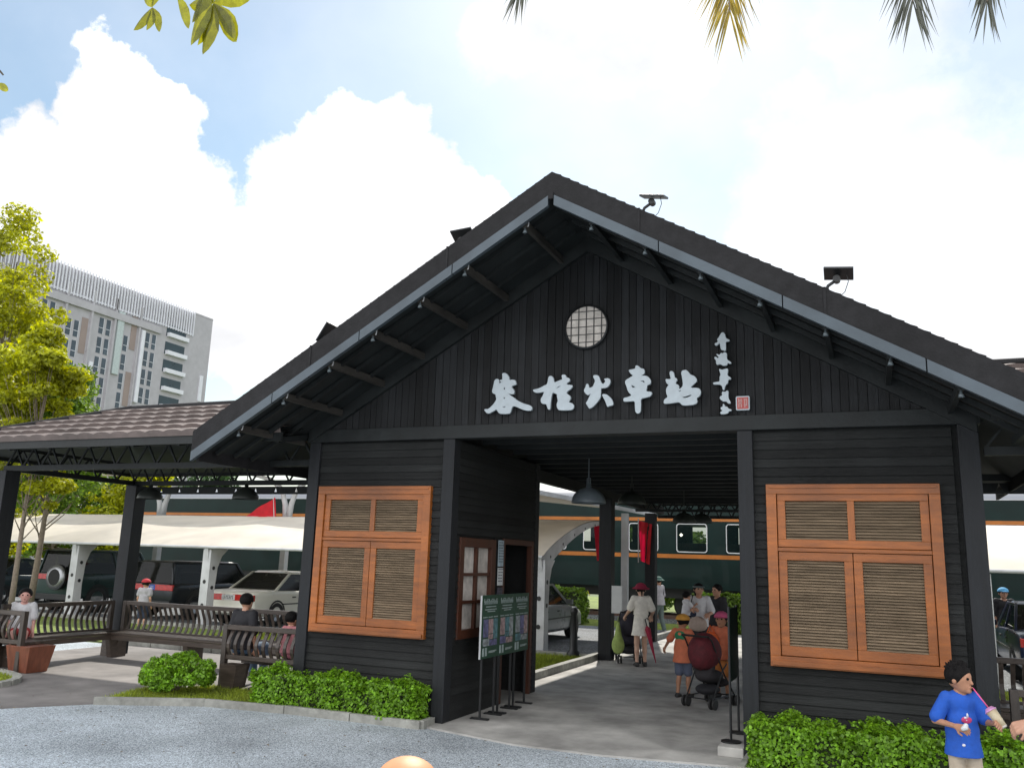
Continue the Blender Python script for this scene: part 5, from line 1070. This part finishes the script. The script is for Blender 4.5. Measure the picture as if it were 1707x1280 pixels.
# ================================================================ trees
def tree(x, y, h_, spread, label, leafm, n=12000, size=.10, trunk=.10, lean=(0, 0), crown0=.45, group=None, ncl=40, flat=.7, kind='tree', seed=1, base=0):
    rr = random.Random(seed); o = thing(kind, (x, y, base), label, 'tree', group); tb = MB(); lx, ly = lean
    P = [(lx * t * h_ + math.sin(t * 5 + seed) * .05 * h_ * .1, ly * t * h_, h_ * t * .8) for t in [i / 6 for i in range(7)]]
    tb.tube(P, [trunk * (1 - .12 * i) for i in range(7)], 9); lb = MB(); cs = []; rs_ = []
    for i in range(ncl):
        t = crown0 + (1 - crown0) * (i / ncl) ** .8; a = rr.uniform(0, 6.28); rad = spread * (math.sin(math.pi * min(1, (t - crown0) / (1 - crown0) * .82 + .16)) ** .7) * rr.uniform(.35, 1.0)
        p0 = Vector((lx * t * h_ * .8, ly * t * h_ * .8, h_ * .8 * max(.3, t - .15))); e = Vector((lx * t * h_ + math.cos(a) * rad, ly * t * h_ + math.sin(a) * rad, h_ * t + rr.uniform(-.03, .03) * h_))
        mid = p0.lerp(e, .5) + Vector((0, 0, -.03 * h_)); lb.tube([p0, mid, e], [trunk * .22, trunk * .13, trunk * .04], 5); cs.append(tuple(e)); rs_.append(spread * rr.uniform(.16, .34))
        if rr.random() < .7: cs.append(tuple(p0.lerp(e, .65) + Vector((rr.uniform(-.1, .1) * spread, rr.uniform(-.1, .1) * spread, 0)))); rs_.append(spread * rr.uniform(.12, .24))
    tb.obj('trunk', bark_m, o, True); lb.obj('limbs', bark_m, o, True); Pt, dr = clump_points(cs, rs_, n // len(cs), flat)
    fast_mesh('crown', leaf_quads(Pt, size, .35, dr, .6), 4, leafm, o); return o
tree(-19.4, 5.6, 9.4, 1.8, 'leaning slim tree with yellow-green feathery crown in front of the grey tower, farther left', leaf_bright, 16000, .13, .085, (-.04, 0), .46, 'slim trees by the pavilion', 38, .55, seed=3)
tree(-17.1, 5.0, 7.2, 1.35, 'slim straight-stemmed tree with yellow-green feathery crown beside the pavilion roof', leaf_bright, 17000, .13, .075, (.02, 0), .50, 'slim trees by the pavilion', 40, .55, seed=8)
tree(-22.6, 7.5, 12.2, 2.0, 'tall sparse yellow-green tree reaching up at the left edge of the photo', leaf_bright, 9000, .15, .13, (0, 0), .5, None, 26, .6, seed=5)
tree(-19.2, 7.2, 6.8, 1.6, 'rounded mid-green tree just above the pavilion roof at the left', leaf_mid, 15000, .12, .10, (.02, 0), .52, None, 34, .8, seed=12)
tree(-27.5, 11.0, 6.4, 2.6, 'broad bushy bright green tree directly behind the leaning slim tree', leaf_bright, 15000, .16, .12, (0, 0), .30, None, 44, .8, seed=21)
bk = [(-46, 27, 8.0, 4.2, leaf_bright, 1), (-41, 25.5, 7.6, 3.9, leaf_mid, 2), (-36.5, 27, 7.2, 3.4, leaf_bright, 3), (-51, 30, 10, 4.4, leaf_mid, 4), (-43, 32, 8.5, 3.6, leaf_dark, 6), (-33.5, 30, 6.2, 2.8, leaf_dark, 9)]
nm_ = ['green tree behind the carport at the left edge, nearest the frame edge', 'yellow-green tree in the middle of the group behind the carport', 'dark green tree behind the carport next to the corner column', 'broad dark tree farthest left behind the carport', 'tall dark tree at the back of the group behind the carport', 'small dark tree beside the end of the railway coach']
for (x, y, h_, s_, lm, sd_), lb in zip(bk, nm_): tree(x, y, h_, s_, lb, lm, 11000, .26, .2, (0, 0), .18, 'trees behind the carport', 34, .8, seed=sd_)
for x, y, h_, lb in ((-7.2, 27, 4.6, 'tree seen through the lit coach window beside the lamp'), (0, 29, 6.2, 'tree behind the coach seen through the roof truss'), (8, 27, 4.6, 'tree behind the coach at the right edge')): tree(x, y, h_, 2.6, lb, leaf_mid, 7000, .24, .16, (0, 0), .15, 'trees behind the coach', 26, .8, seed=int(x + 40))
# ================================================================ grey tower block
def tower():
    o = thing('tower_block', (0, 0, 0), 'pale grey apartment tower with brown panels and a roof screen of white fins, far left', 'building')
    grey = mat('tower_render', (.40, .39, .415), .7, .06, .3, dirt=.06); brown = mat('tower_brown', (.27, .215, .195), .7, .08, .3); wn = mat('tower_window', (.05, .07, .09), .25, .3, .4); wf = mat('tower_white', (.66, .67, .72), .5, .05, 1); teal = mat('tower_teal', (.02, .04, .05), .3, .2, .5)
    A = Vector((-116.6, 116.0, 0)); Bv = Vector((-116.6, 44.0, 0)); Cc = Vector((-131, 116.0, 0)); H_ = 47.9; d = (Bv - A); Lf = d.length; d.normalize(); nrm = Vector((d.y, -d.x, 0))
    o.location = (A.x, A.y, 0); rz = math.atan2(d.y, d.x); o.rotation_euler = (0, 0, rz); W2 = (Cc - A).length
    # local: +x along the long facade from the near corner, -y outwards
    side = 1 if (Cc - A).dot(Vector((-d.y, d.x, 0))) > 0 else -1
    mb = MB(); mb.box(0, Lf, *sorted((0, side * W2)), 0, H_ - 1.5); mb.obj('wall', grey, o); f = -side
    fh = 3.35; nf = int(H_ / fh)
    def fb(mb, x0, x1, z0, z1, t=.15): mb.box(x0, x1, *sorted((f * .01, f * t)), z0, z1)
    # end-wall parapet and fin screen
    MB().box(-.05, 5.0, *sorted((f * .05, side * W2)), H_ - 1.5, H_ - 1.4).box(0, 5, *sorted((f * .03, -f * .3)), H_ - 1.5, H_ - 1.2).obj('parapet', grey, o)
    mb = MB(); x = 5.1
    while x < Lf: mb.box(x, x + .16, *sorted((f * .15, f * .40)), H_ - 6.0, H_ - 1.2); x += .62
    mb.box(5, Lf, *sorted((f * .06, f * .14)), H_ - 5.8, H_ - 5.5); mb.obj('fin_screen', wf, o)
    # balcony stack near the end
    for k in range(3, nf):
        z = k * fh
        if z > H_ - 6: continue
        if z > H_ - 26:
            q = MB(); fb(q, 6.6, 11.4, z + .2, z + 2.5, .05); q = q.obj('balcony', teal, o); r = MB(); fb(r, 6.3, 11.2, z + .1, z + .85, .7); r.obj('balustrade', wf, q)
    bays = []; x = 13.5; k = 0; pat = ['wws', 'bwt', 'wws', 'bww', 'sww', 'bws']
    cnt_ = 0
    while x < Lf - 4:
        for ch in pat[k % 6]:
            if ch in 'w':
                for kf in range(nf - 2, max(1, nf - 9), -1):
                    z = kf * fh + (1.6 if (k % 2) else 0)
                    if z > H_ - 10: continue
                    q = MB(); fb(q, x + .15, x + 1.05, z + .25, z + 2.95, .04)
                    if x < 44 and cnt_ < 99: w_ = q.obj('window', wn, o); cnt_ += 1; r = MB(); fb(r, x + .15, x + .21, z + .25, z + 2.95, .09); fb(r, x + .15, x + 1.05, z + 1.2, z + 1.28, .09); r.obj('window_frame', wf, w_)
                x += 1.45
            elif ch == 'b':
                for kf in range(0, 5): z = H_ - 9 - kf * 10 + (k % 3) * 3; q = MB(); fb(q, x, x + 1.2, z - 6, z, .08); q.obj('brown_panel', brown, o)
                x += 1.5
            elif ch == 's':
                q = MB(); z = H_ - 8 - (k % 3) * 4; fb(q, x + .2, x + .9, z - 13, z, .55); q.obj('white_fin', wf, o); x += 1.2
            else:
                q = MB(); fb(q, x + .1, x + 1.4, H_ - 17, H_ - 6, .35); q.obj('glass_bay', mat('tower_glass', (.42, .48, .48), .4), o); x += 1.8
        q = MB(); fb(q, x, x + .35, 0, H_ - 4, .4); q.obj('pier', grey, o); x += .6; k += 1
    for z in range(int(H_ - 25), int(H_ - 5), 1): pass
    q = MB(); fb(q, 13, Lf, H_ - 7.6, H_ - 6.4, .5); q.obj('cornice', grey, o)
    # end wall: plain with slim white light strips
    for i, z in enumerate((H_ - 13, H_ - 18.5, H_ - 27)): MB().box(1.2, 2.0, *sorted((f * .01, f * .25)), z - 5, z).obj('light_strip', wf, o)
    return o
tower()
# ================================================================ people
white_c = cloth('cream_dress', (.76, .73, .66)); whitet = cloth('white_tee', (.62, .62, .64)); greyt = cloth('grey_tee', (.36, .35, .37)); olive = cloth('grey_green_trousers', (.13, .17, .16)); blue_c = cloth('blue_tee', (.012, .09, .46)); beige_c = cloth('beige_trousers', (.48, .40, .30))
navy = cloth('navy_cloth', (.02, .03, .06)); orange_c = cloth('orange_tee', (.60, .17, .085)); yellow_c = cloth('orange_yellow_cap', (.62, .30, .05)); pink_c = cloth('pink_cap', (.60, .10, .22)); crim = cloth('crimson_hat', (.26, .012, .045)); dgreen = cloth('bucket_hat_green', (.055, .12, .10)); visor_c = cloth('visor_grey', (.12, .15, .15)); black_c = cloth('black_cloth', (.018, .018, .022)); skyb = cloth('light_blue_cap', (.10, .35, .60)); tanc = mat('tan_cap_felt', (.58, .27, .13), .55, .08, 20)
# boy in the blue tee, drinking
boy, b = person((2.73, -1.45, 0), (.42, -.91), 1.22, 'boy in a blue T-shirt sipping bubble tea in front of the right hedge', h=.006, child=.85, top=blue_c, sleeve=.82, hem=.42, bottom=beige_c, blen=.95, hair='spiky', head_yaw=.62, skin=skin_tan,
    arms={-1: ((-.055, .03, -.15), (-.035, .165, -.135)), 1: ((.070, -.03, -.155), (.012, .13, -.165))}, legs={-1: .05, 1: -.06}, girth=.94, shoes=(.3, .3, .3))
# his right hand (local -x is his left): cup on the camera-right side
tr_ = lambda p: Vector(p)
def cup(parent_root, info, side):
    m = info['HP'](0, 1.06, -.60); m = Vector(m); world = boy.matrix_world; c = Vector(info['wr'][side]) + Vector((0, .03, .045))
    o = thing('drink_cup', (0, 0, 0), 'milky bubble tea cup with pink lid and pink straw held by the boy in blue', 'cup')
    o.location = parent_root.location; o.rotation_euler = parent_root.rotation_euler
    d = (m - c).normalized(); base = c - d * .07; top = c + d * .06
    mb = MB(); mb.tube([base, top], [.030, .043], 20); mb.obj('cup', mat('milk_tea', (.50, .42, .27), .3, .08, 20, coat=.4), o, True)
    mb = MB(); mb.tube([top, top + d * .008, top + d * .010, top + d * .03], [.047, .048, .043, .030], 20); mb.obj('lid', mat('pink_lid', (.66, .32, .58), .35), o, True)
    MB().tube([base, base - d * .012], [.031, .026], 20).obj('base', mat('cup_base', (.55, .5, .45), .4), o)
    MB().tube([top + d * .0, m - d * .006], .0055, 8).obj('straw', mat('pink_straw', (.70, .10, .28), .4), o, True)
bpy.context.view_layer.update()
cup(boy, b, -1)
o = thing('white_bag', (0, 0, 0), 'small crumpled white paper held in the boy\'s lower hand', 'paper'); o.location = boy.location; o.rotation_euler = boy.rotation_euler
q = Vox(np.array(b['wr'][--1]) - .1, np.array(b['wr'][--1]) + .14, .006); wv = np.array(b['wr'][--1]); hd = wv - np.array(b['E'][--1]); hd /= np.linalg.norm(hd)
for i in range(6): q.ell(wv + hd * .075 + RNG.normal(0, .012, 3) + np.array([0, .02, .015]), (.018, .019, .016), .008)
q.mesh('paper', pap, o)
# chest print, curved onto the tee
def decal(info, root, m, blobs, z, half, name, x0=0):
    T = info['T']; 
    for (dx, dz, r1, r2) in blobs:
        q = Vox(np.array(T(x0 + dx, .05, z + dz)) - .12, np.array(T(x0 + dx, .05, z + dz)) + .12, .005); q.ell(T(x0 + dx, half, z + dz), (r1, .012, r2), .003); q.mesh(name, m, root)
H_b = 1.2
decal(b, boy, mat('print_pink', (.55, .05, .16), .6), [(0, 0, .045, .028)], H_b * .665, H_b * .087, 'chest_print', .015); decal(b, boy, mat('print_white', (.65, .65, .7), .6), [(-.006, .034, .007, .022), (.012, .018, .012, .010), (.006, .0, .008, .006)], H_b * .665, H_b * .091, 'chest_print', .015)
decal(b, boy, mat('print_white', (.65, .65, .7)), [(.06, -.19, .014, .012)], H_b * .665, H_b * .098, 'hem_print')
# child whose cap shows at the bottom edge
person((.58, -6.88, 0), (-.35, .94), 1.24, 'child in a tan cap, only the cap showing at the bottom edge of the photo', h=.008, child=1, top=greyt, bottom=navy, blen=.45, hat=('cap', tanc), hair='short', hem=.45, sleeve=.6)
# adult at the right edge whose hand reaches in
person((3.45, -2.55, 0), (-.99, .12), 1.62, 'adult at the right edge reaching a hand towards the boy in blue', h=.0075, top=greyt, sleeve=.5, bottom=navy, blen=1, hair='short', arms={-1: ((-.03, .09, -.14), (-.02, .235, -.215)), 1: ((.025, -.01, -.165), (.03, .03, -.315))})
# woman in cream dress with a shopping trolley
wm, wi = person((-2.20, 7.25, 0), (-.42, .90), 1.58, 'woman seen from behind in a cream dress and crimson hat, pushing a pram', h=.011, top=white_c, sleeve=.75, hem=.62, girth=.92, skirt=(white_c, .37, .115), hair='pony', hat=('bucket', crim), skin=mat('fair_skin', (.58, .36, .26), .5, .05, 20), hands=True,
    arms={-1: ((-.05, .03, -.15), (-.075, .14, -.215)), 1: ((.055, -.02, -.155), (.06, .10, -.22))}, legs={-1: -.03, 1: .05})
def pram(loc, face, label, col, hood=None, sc_=1., fabric=None, name='pram'):
    o = thing(name, loc, label, 'pram', None, math.atan2(-face[0], face[1])); o.scale = (sc_,) * 3; fr = black_m
    hoodm = cloth('hood_' + label[-9:], hood or col, .3); seatm = cloth('seat_' + label[-9:], col, .3)
    mb = MB()
    for s in (-1, 1):
        mb.tube([(s * .22, .36, .12), (s * .22, .05, .45), (s * .22, -.30, .95), (s * .22, -.38, 1.0)], .012, 7); mb.tube([(s * .22, -.28, .12), (s * .22, .0, .52), (s * .22, .12, .60)], .012, 7)
        mb.tube([(s * .22, -.28, .14), (s * .22, .34, .16)], .010, 6)
    mb.tube([(-.22, -.38, 1.0), (.22, -.38, 1.0)], .016, 8).tube([(-.22, -.28, .13), (.22, -.28, .13)], .01, 6).tube([(-.22, .34, .14), (.22, .34, .14)], .01, 6); mb.obj('frame', fr, o)
    q = Vox((-.3, -.4, .2), (.3, .5, 1.1), .014); q.ell((0, 0, .42), (.19, .24, .10), .03).ell((0, -.14, .60), (.18, .09, .22), .05).ell((0, .24, .32), (.17, .10, .07), .03); q.mesh('seat', seatm, o)
    q = Vox((-.32, -.4, .5), (.32, .35, 1.1), .014); q.ell((0, -.12, .76), (.235, .27, .28), 0).ell((0, -.02, .68), (.20, .30, .25), 0, sub=True); q.cut((0, .04, .70), (0, .8, -.5)); q.mesh('hood', hoodm, o)
    q = Vox((-.25, -.35, .1), (.25, .3, .4), .014); q.ell((0, -.05, .24), (.17, .20, .08), .02); q.mesh('basket', black_c, o)
    for x in (-.22, .22):
        for y in (-.28, .36):
            for dx in (-.03, .03): MB().lathe([(.001, .012), (.05, .014), (.075, .012), (.078, 0), (.075, -.012), (.001, -.012)], (x + dx, y, .078), 16, 'x').obj('wheel', mat('pram_wheel', (.03, .03, .03), .6), o, True)
    return o
pr1 = pram((-2.62, 7.85, 0), (-.42, .90), 'dark pram pushed by the woman in the cream dress', (.02, .018, .03))
o = thing('shopping_bag', (-2.72, 7.45, .35), 'lime green bag hanging from the handle of the dark pram', 'bag'); q = Vox((-.2, -.15, -.25), (.2, .15, .55), .012); q.ell((0, 0, 0), (.13, .08, .17), .03).cap((0, 0, .1), (0, 0, .42), .09, .03, .05); q.mesh('bag_body', cloth('lime_plastic', (.32, .42, .12), .2), o); MB().tube([(-.03, 0, .38), (0, 0, .56), (.03, 0, .38)], .008, 6).obj('handles', cloth('lime_plastic', (.3, .4, .1)), o)
o = thing('umbrella', (-1.98, 7.15, .10), 'closed red umbrella hanging beside the woman in the cream dress', 'umbrella', None); MB().tube([(.10, 0, 0), (.02, 0, .30), (-.06, 0, .62), (-.08, 0, .68)], [.006, .03, .055, .012], 10).obj('folded_cover', cloth('umbrella_red', (.30, .015, .045)), o, True); MB().tube([(-.08, 0, .68), (-.11, 0, .80), (-.07, 0, .83), (-.05, 0, .79)], .012, 8).obj('handle', black_m, o)
# man with bucket hat walking left
mn, mi = person((-3.92, 16.1, 0), (-.93, .36), 1.60, 'man in a green bucket hat, grey T-shirt and green trousers walking away behind the posts', h=.012, top=greyt, sleeve=.9, bottom=olive, blen=.98, hair='short', hat=('bucket', dgreen), hem=.49, legs={-1: .14, 1: -.12}, shoes=(.4, .4, .4), arms={-1: ((-.02, .02, -.165), (0, .09, -.30)), 1: ((.03, .0, -.165), (.03, .10, -.28))})
q = Vox((-.4, -.3, .6), (.4, .3, 1.5), .012); T = mi['T']
for a in range(14):
    t = a / 13; ang = t * math.pi * 2; q.cap((math.cos(ang) * .17, math.sin(ang) * .125, 1.02 + .26 * math.cos(ang)), (math.cos(ang + .5) * .17, math.sin(ang + .5) * .125, 1.02 + .26 * math.cos(ang + .5)), .012, .012, 0)
q.mesh('bag_strap', black_c, mn)
# woman with visor holding a toddler
ld, li_ = person((-1.10, 7.45, 0), (.25, -.97), 1.63, 'woman in a white T-shirt and grey visor carrying a toddler on her arm', h=.011, top=whitet, sleeve=.85, bottom=black_c, blen=.98, hair='long', hat=('visor', visor_c), hem=.50, head_yaw=.25,
    arms={1: ((.055, .03, -.145), (-.015, .125, -.125)), -1: ((-.05, .04, -.15), (-.0, .16, -.17))})
TL = li_; 
person((-1.31, 7.27, .86), (.75, .66), .82, 'toddler in a white top and dark shorts held by the woman with the visor', h=.008, child=1.6, top=whitet, sleeve=.7, bottom=navy, blen=.35, hem=.45, seat=.12, hair='short', shoes=None, arms={-1: ((-.03, .09, -.12), (.0, .2, -.08)), 1: ((.03, .09, -.12), (.0, .2, -.05))})
o = thing('shoulder_bag', (-1.08, 7.22, .88), 'beige shoulder bag in front of the woman holding the toddler', 'bag'); q = Vox((-.25, -.15, -.2), (.25, .15, .3), .012); q.ell((0, 0, 0), (.17, .06, .13), .03).ell((0, 0, -.05), (.18, .07, .10), .03); q.mesh('bag_body', cloth('beige_bag', (.42, .33, .28)), o); MB().tube([(-.13, 0, .08), (-.16, .08, .30), (-.12, .16, .52)], .010, 6).obj('strap', black_c, o)
person((-.88, 8.3, 0), (-.6, -.8), 1.60, 'person in dark clothes standing just behind the woman with the visor', h=.012, top=black_c, sleeve=.8, bottom=black_c, blen=.98, hair='short')
# two children by the pram
person((-.66, 3.78, 0), (.30, .95), 1.22, 'child in a yellow cap and orange T-shirt, seen from behind', h=.0085, child=.8, top=orange_c, sleeve=.85, bottom=cloth('grey_blue_shorts', (.10, .12, .18)), blen=.42, hat=('cap', yellow_c), hair='short', hem=.42, head_yaw=1.0, skin=skin_tan, legs={-1: -.04, 1: .05}, arms={-1: ((-.11, .04, -.12), (-.20, .09, -.22)), 1: ((.05, .05, -.14), (.06, .16, -.13))})
CK = [o for o in C.objects if o.get('label', '').startswith('child in a yellow cap')][0]
q = Vox((-.25, -.25, .6), (.25, .25, 1.1), .0085); q.ell((0, -.072, .905), (.095, .018, .075), .01); q.cut((0, 0, .845), (0, 0, -1)); q.mesh('green_patch', cloth('green_patch', (.02, .20, .09)), CK)
person((-.12, 4.15, 0), (-.2, -.98), 1.27, 'child in a pink cap and orange T-shirt standing behind the poster stand poles', h=.0085, child=.8, top=orange_c, sleeve=.85, bottom=cloth('orange_shorts', (.55, .2, .05)), blen=.45, hat=('cap', pink_c), hair='long', hem=.44, skin=skin_tan, arms={-1: ((-.03, .02, -.16), (-.03, .08, -.28)), 1: ((.04, .06, -.13), (.02, .18, -.10))})
o = thing('backpack', (-.27, 4.02, .80), 'bright orange bag in front of the child with the pink cap', 'bag'); q = Vox((-.2, -.15, -.25), (.2, .15, .25), .01); q.ell((0, 0, 0), (.13, .07, .17), .03).ell((0, -.05, -.06), (.10, .05, .08), .03); q.mesh('bag_body', cloth('orange_bag', (.75, .13, .03)), o); MB().tube([(-.06, .0, .15), (-.02, .06, .26), (.05, .06, .15)], .010, 6).obj('strap', cloth('orange_bag', (.7, .1, .03)), o)
pram((-.16, 3.22, 0), (.35, .94), 'dark pram with a dark red hood standing between the two children', (.025, .022, .025), hood=(.10, .012, .018), sc_=.98)
# seated and distant people
person((-11.0, .60, 0), (.75, -.66), 1.38, 'child in a pale top sitting at the end of the left side bench', h=.011, child=.4, top=whitet, sleeve=.8, bottom=cloth('red_shorts', (.35, .03, .03)), blen=.4, seat=.45, hair='short', hem=.46, skin=mat('pink_face', (.62, .33, .28), .5, .05, 20))
person((-6.58, .82, 0), (0, 1), 1.58, 'person with dark hair and jeans on the front bench, back to the camera', h=.012, top=black_c, sleeve=.9, bottom=cloth('jeans', (.10, .16, .25)), blen=.98, seat=.45, hair='short')
person((-5.75, .84, 0), (0.2, 1), 1.15, 'child in pink clothes sitting on the front bench beside the station wall', h=.010, child=.9, top=cloth('pink_tee', (.50, .20, .22)), sleeve=.8, bottom=cloth('pink_shorts', (.45, .16, .2)), blen=.5, seat=.45, hair='bun')
person((-14.4, 6.5, 0), (-.3, .9), 1.22, 'child in a red cap behind the corner column of the left pavilion', h=.012, child=.8, top=greyt, bottom=navy, blen=.5, hat=('cap', cloth('red_cap', (.40, .02, .03))), hair='short')
person((4.85, 13.9, 0), (.2, -1), 1.68, 'man in a light blue cap standing behind the dark blue car at the right edge', h=.014, top=black_c, sleeve=1.2, bottom=navy, blen=1, hat=('cap', skyb), hair='short')
# ================================================================ overhanging leaves and palm fronds
def branch_tree():
    o = thing('overhanging_tree', (-6.2, -8.2, 0), 'tree whose leafy branch tips hang into the top left corner of the photo', 'tree'); 
    MB().tube([(0, 0, 0), (.1, 0, 1.5), (.3, .05, 3.2), (.6, .2, 4.6), (1.0, .4, 5.6)], [.18, .15, .12, .10, .07], 10).obj('trunk', bark_m, o, True)
    ends = [((-1.15, -6.5, 5.02), (-1.7, -6.9, 5.35)), ((-1.62, -6.5, 5.12), (-1.9, -6.9, 5.35)), ((-2.83, -6.5, 4.88), (-3.1, -6.8, 5.3)), ((-2.2, -6.2, 5.75), (-3, -6.8, 5.5)), ((-.6, -5.9, 5.65), (-1.6, -6.6, 5.5))]
    mb = MB()
    for e, m_ in ends:
        e = Vector(e) - o.location; m_ = Vector(m_) - o.location; mb.tube([(1.0, .4, 5.6), ((1.0 + m_.x) / 2, (.4 + m_.y) / 2, (5.6 + m_.z) / 2 + .15), m_, e], [.05, .03, .018, .006], 6)
    mb.obj('limbs', bark_m, o, True)
    lm = mat('backlit_leaf', (.16, .17, .012), .4, .35, 20, island=.3, trans=.55)
    vs = []; fs = []
    def leaf(base, d, L_, w_, fold=.18):
        d = Vector(d).normalized(); s = d.cross(Vector((.2, 1, .1))).normalized(); n = s.cross(d); b0 = Vector(base) - o.location; k0 = len(vs)
        prof = [(0, 0), (.15, .42), (.35, .85), (.55, 1), (.75, .80), (.9, .45), (1, .0)]
        for t, w2 in prof:
            c = b0 + d * L_ * t - Vector((0, 0, 1)) * (t * t * L_ * .06)
            for q in (-1, 0, 1): vs.append(tuple(c + s * q * w2 * w_ / 2 + n * abs(q) * w2 * w_ * fold))
        for i in range(6):
            for j in range(2): a = k0 + i * 3 + j; fs.append((a, a + 1, a + 4, a + 3))
    A = (-1.13, -6.5, 4.97)
    for d, L_, w_ in (((.95, 0, .08), .30, .12), ((.55, .1, -.8), .30, .12), ((.60, -.1, -.75), .36, .08), ((-.12, 0, -1), .30, .135), ((-.45, .1, -.9), .24, .10), ((-.40, 0, .9), .25, .11), ((.5, 0, .9), .25, .11), ((-.9, .1, .3), .22, .10)): leaf(A, d, L_, w_)
    leaf((-1.17, -6.52, 5.09), (-.20, 0, -1), .36, .15); leaf((-1.20, -6.5, 5.10), (-.35, 0, -1), .22, .11)
    Bq = (-1.60, -6.5, 5.06)
    for d, L_, w_ in (((-.75, 0, -.65), .17, .085), ((-.15, 0, -1), .14, .09), ((.45, 0, -.9), .19, .07), ((.2, 0, .9), .2, .09), ((-.5, 0, .8), .2, .09)): leaf(Bq, d, L_, w_)
    leaf((-1.42, -6.5, 5.10), (.48, 0, -.9), .27, .075)
    leaf((-2.90, -6.5, 4.835), (.8, 0, -.38), .16, .05); 
    for e, m_ in ends[3:]:
        for i in range(14): leaf((e[0] + random.uniform(-.4, .4), e[1] + random.uniform(-.4, .4), e[2] + random.uniform(-.05, .35)), (random.uniform(-1, 1), random.uniform(-.5, .5), random.uniform(-1, .3)), .25, .1)
    MB().add(vs, fs).obj('leaves', lm, o)
branch_tree()
def palm():
    o = thing('palm_tree', (4.6, -9.6, 0), 'palm whose frond tips hang into the top edge of the photo', 'palm tree'); top = Vector((-.9, 1.2, 7.4))
    mb = MB(); mb.tube([(0, 0, 0), (-.1, .15, 2), (-.35, .5, 4.5), tuple(top)], [.2, .16, .14, .12], 12).obj('trunk', bark_m, o, True)
    dk = mat('palm_leaf_dark', (.07, .075, .055), .5, .3, 10, island=.35, trans=.15); yl = mat('palm_leaf_yellow', (.24, .19, .03), .5, .5, 8, island=.4, trans=.45)
    def frond(tip, L2=.55, n=26, m=dk, wid=.024, spread=.75, dirn=None):
        tip = Vector(tip) - o.location; P0 = top; dn = Vector(dirn or (0, 0, -1)).normalized(); c1 = P0 + Vector(((tip.x - P0.x) * .5, (tip.y - P0.y) * .5, 1.0)); c2 = tip - dn * 1.1; pts = []
        for i in range(41): t = i / 40; pts.append(P0 * (1 - t) ** 3 + c1 * 3 * t * (1 - t) ** 2 + c2 * 3 * t * t * (1 - t) + tip * t ** 3)
        MB().tube(pts, [.03 * (1 - .85 * i / 40) for i in range(41)], 6).obj('frond_stem', bark_m, o)
        vs = []; fs = []
        tot = 120
        for k in range(tot):
            t = .30 + .70 * k / (tot - 1); i = min(39, int(t * 40)); p = pts[i].lerp(pts[i + 1], t * 40 - i) if i < 40 else pts[40]; d = (pts[min(40, i + 1)] - pts[max(0, i - 1)]).normalized()
            for s in (-1, 1):
                sd = d.cross(Vector((.38, -.92, 0))).normalized() * s; ang = spread * (1.15 - .75 * t) + random.uniform(-.08, .08); ll = L2 * (.55 + .45 * math.sin(min(1, (1 - t) * 3 + .1) * 1.5)) * random.uniform(.85, 1.1)
                e = (d * math.cos(ang) + sd * math.sin(ang) + Vector((0, 0, -.12)) + Vector((random.uniform(-.1, .1), random.uniform(-.25, .25), 0))).normalized(); w_ = e.cross(Vector((.3, -1, .3))).normalized() * wid * .5; q = e * ll; k0 = len(vs)
                vs.extend([tuple(p - w_ * .4), tuple(p + w_ * .4), tuple(p + q * .4 + w_), tuple(p + q * .4 - w_), tuple(p + q + Vector((0, 0, -.02)))]); fs.extend([(k0, k0 + 1, k0 + 2, k0 + 3), (k0 + 3, k0 + 2, k0 + 4)])
        MB().add(vs, fs).obj('frond_leaves', m, o)
    frond((1.5, -5, 5.26), .55, m=yl, wid=.013, spread=.85, dirn=(.08, 0, -1)); frond((2.50, -5, 5.08), .52, wid=.013, spread=.85); frond((2.86, -5, 4.99), .42, wid=.012, spread=.55, dirn=(-.1, 0, -1)); frond((.09, -5, 5.78), .42, wid=.012, spread=.5, dirn=(-.35, 0, -1))
palm()

# fallen leaves scattered over the yard and paving
k = 420; Pf = np.stack([RNG.uniform(-9, 3.5, k), RNG.uniform(-5.5, 3.6, k) * RNG.uniform(.3, 1, k), np.full(k, .012)], 1); Pf = Pf[(Pf[:, 1] < -.7)]
qd = leaf_quads(Pf, .045, 6, None, .5); tag(fast_mesh('fallen_leaves', qd, 4, mat('dry_leaf', (.13, .09, .04), .8, .5, 3, island=.5)), 'small dry leaves scattered on the gravel yard', 'leaves', kind='stuff')
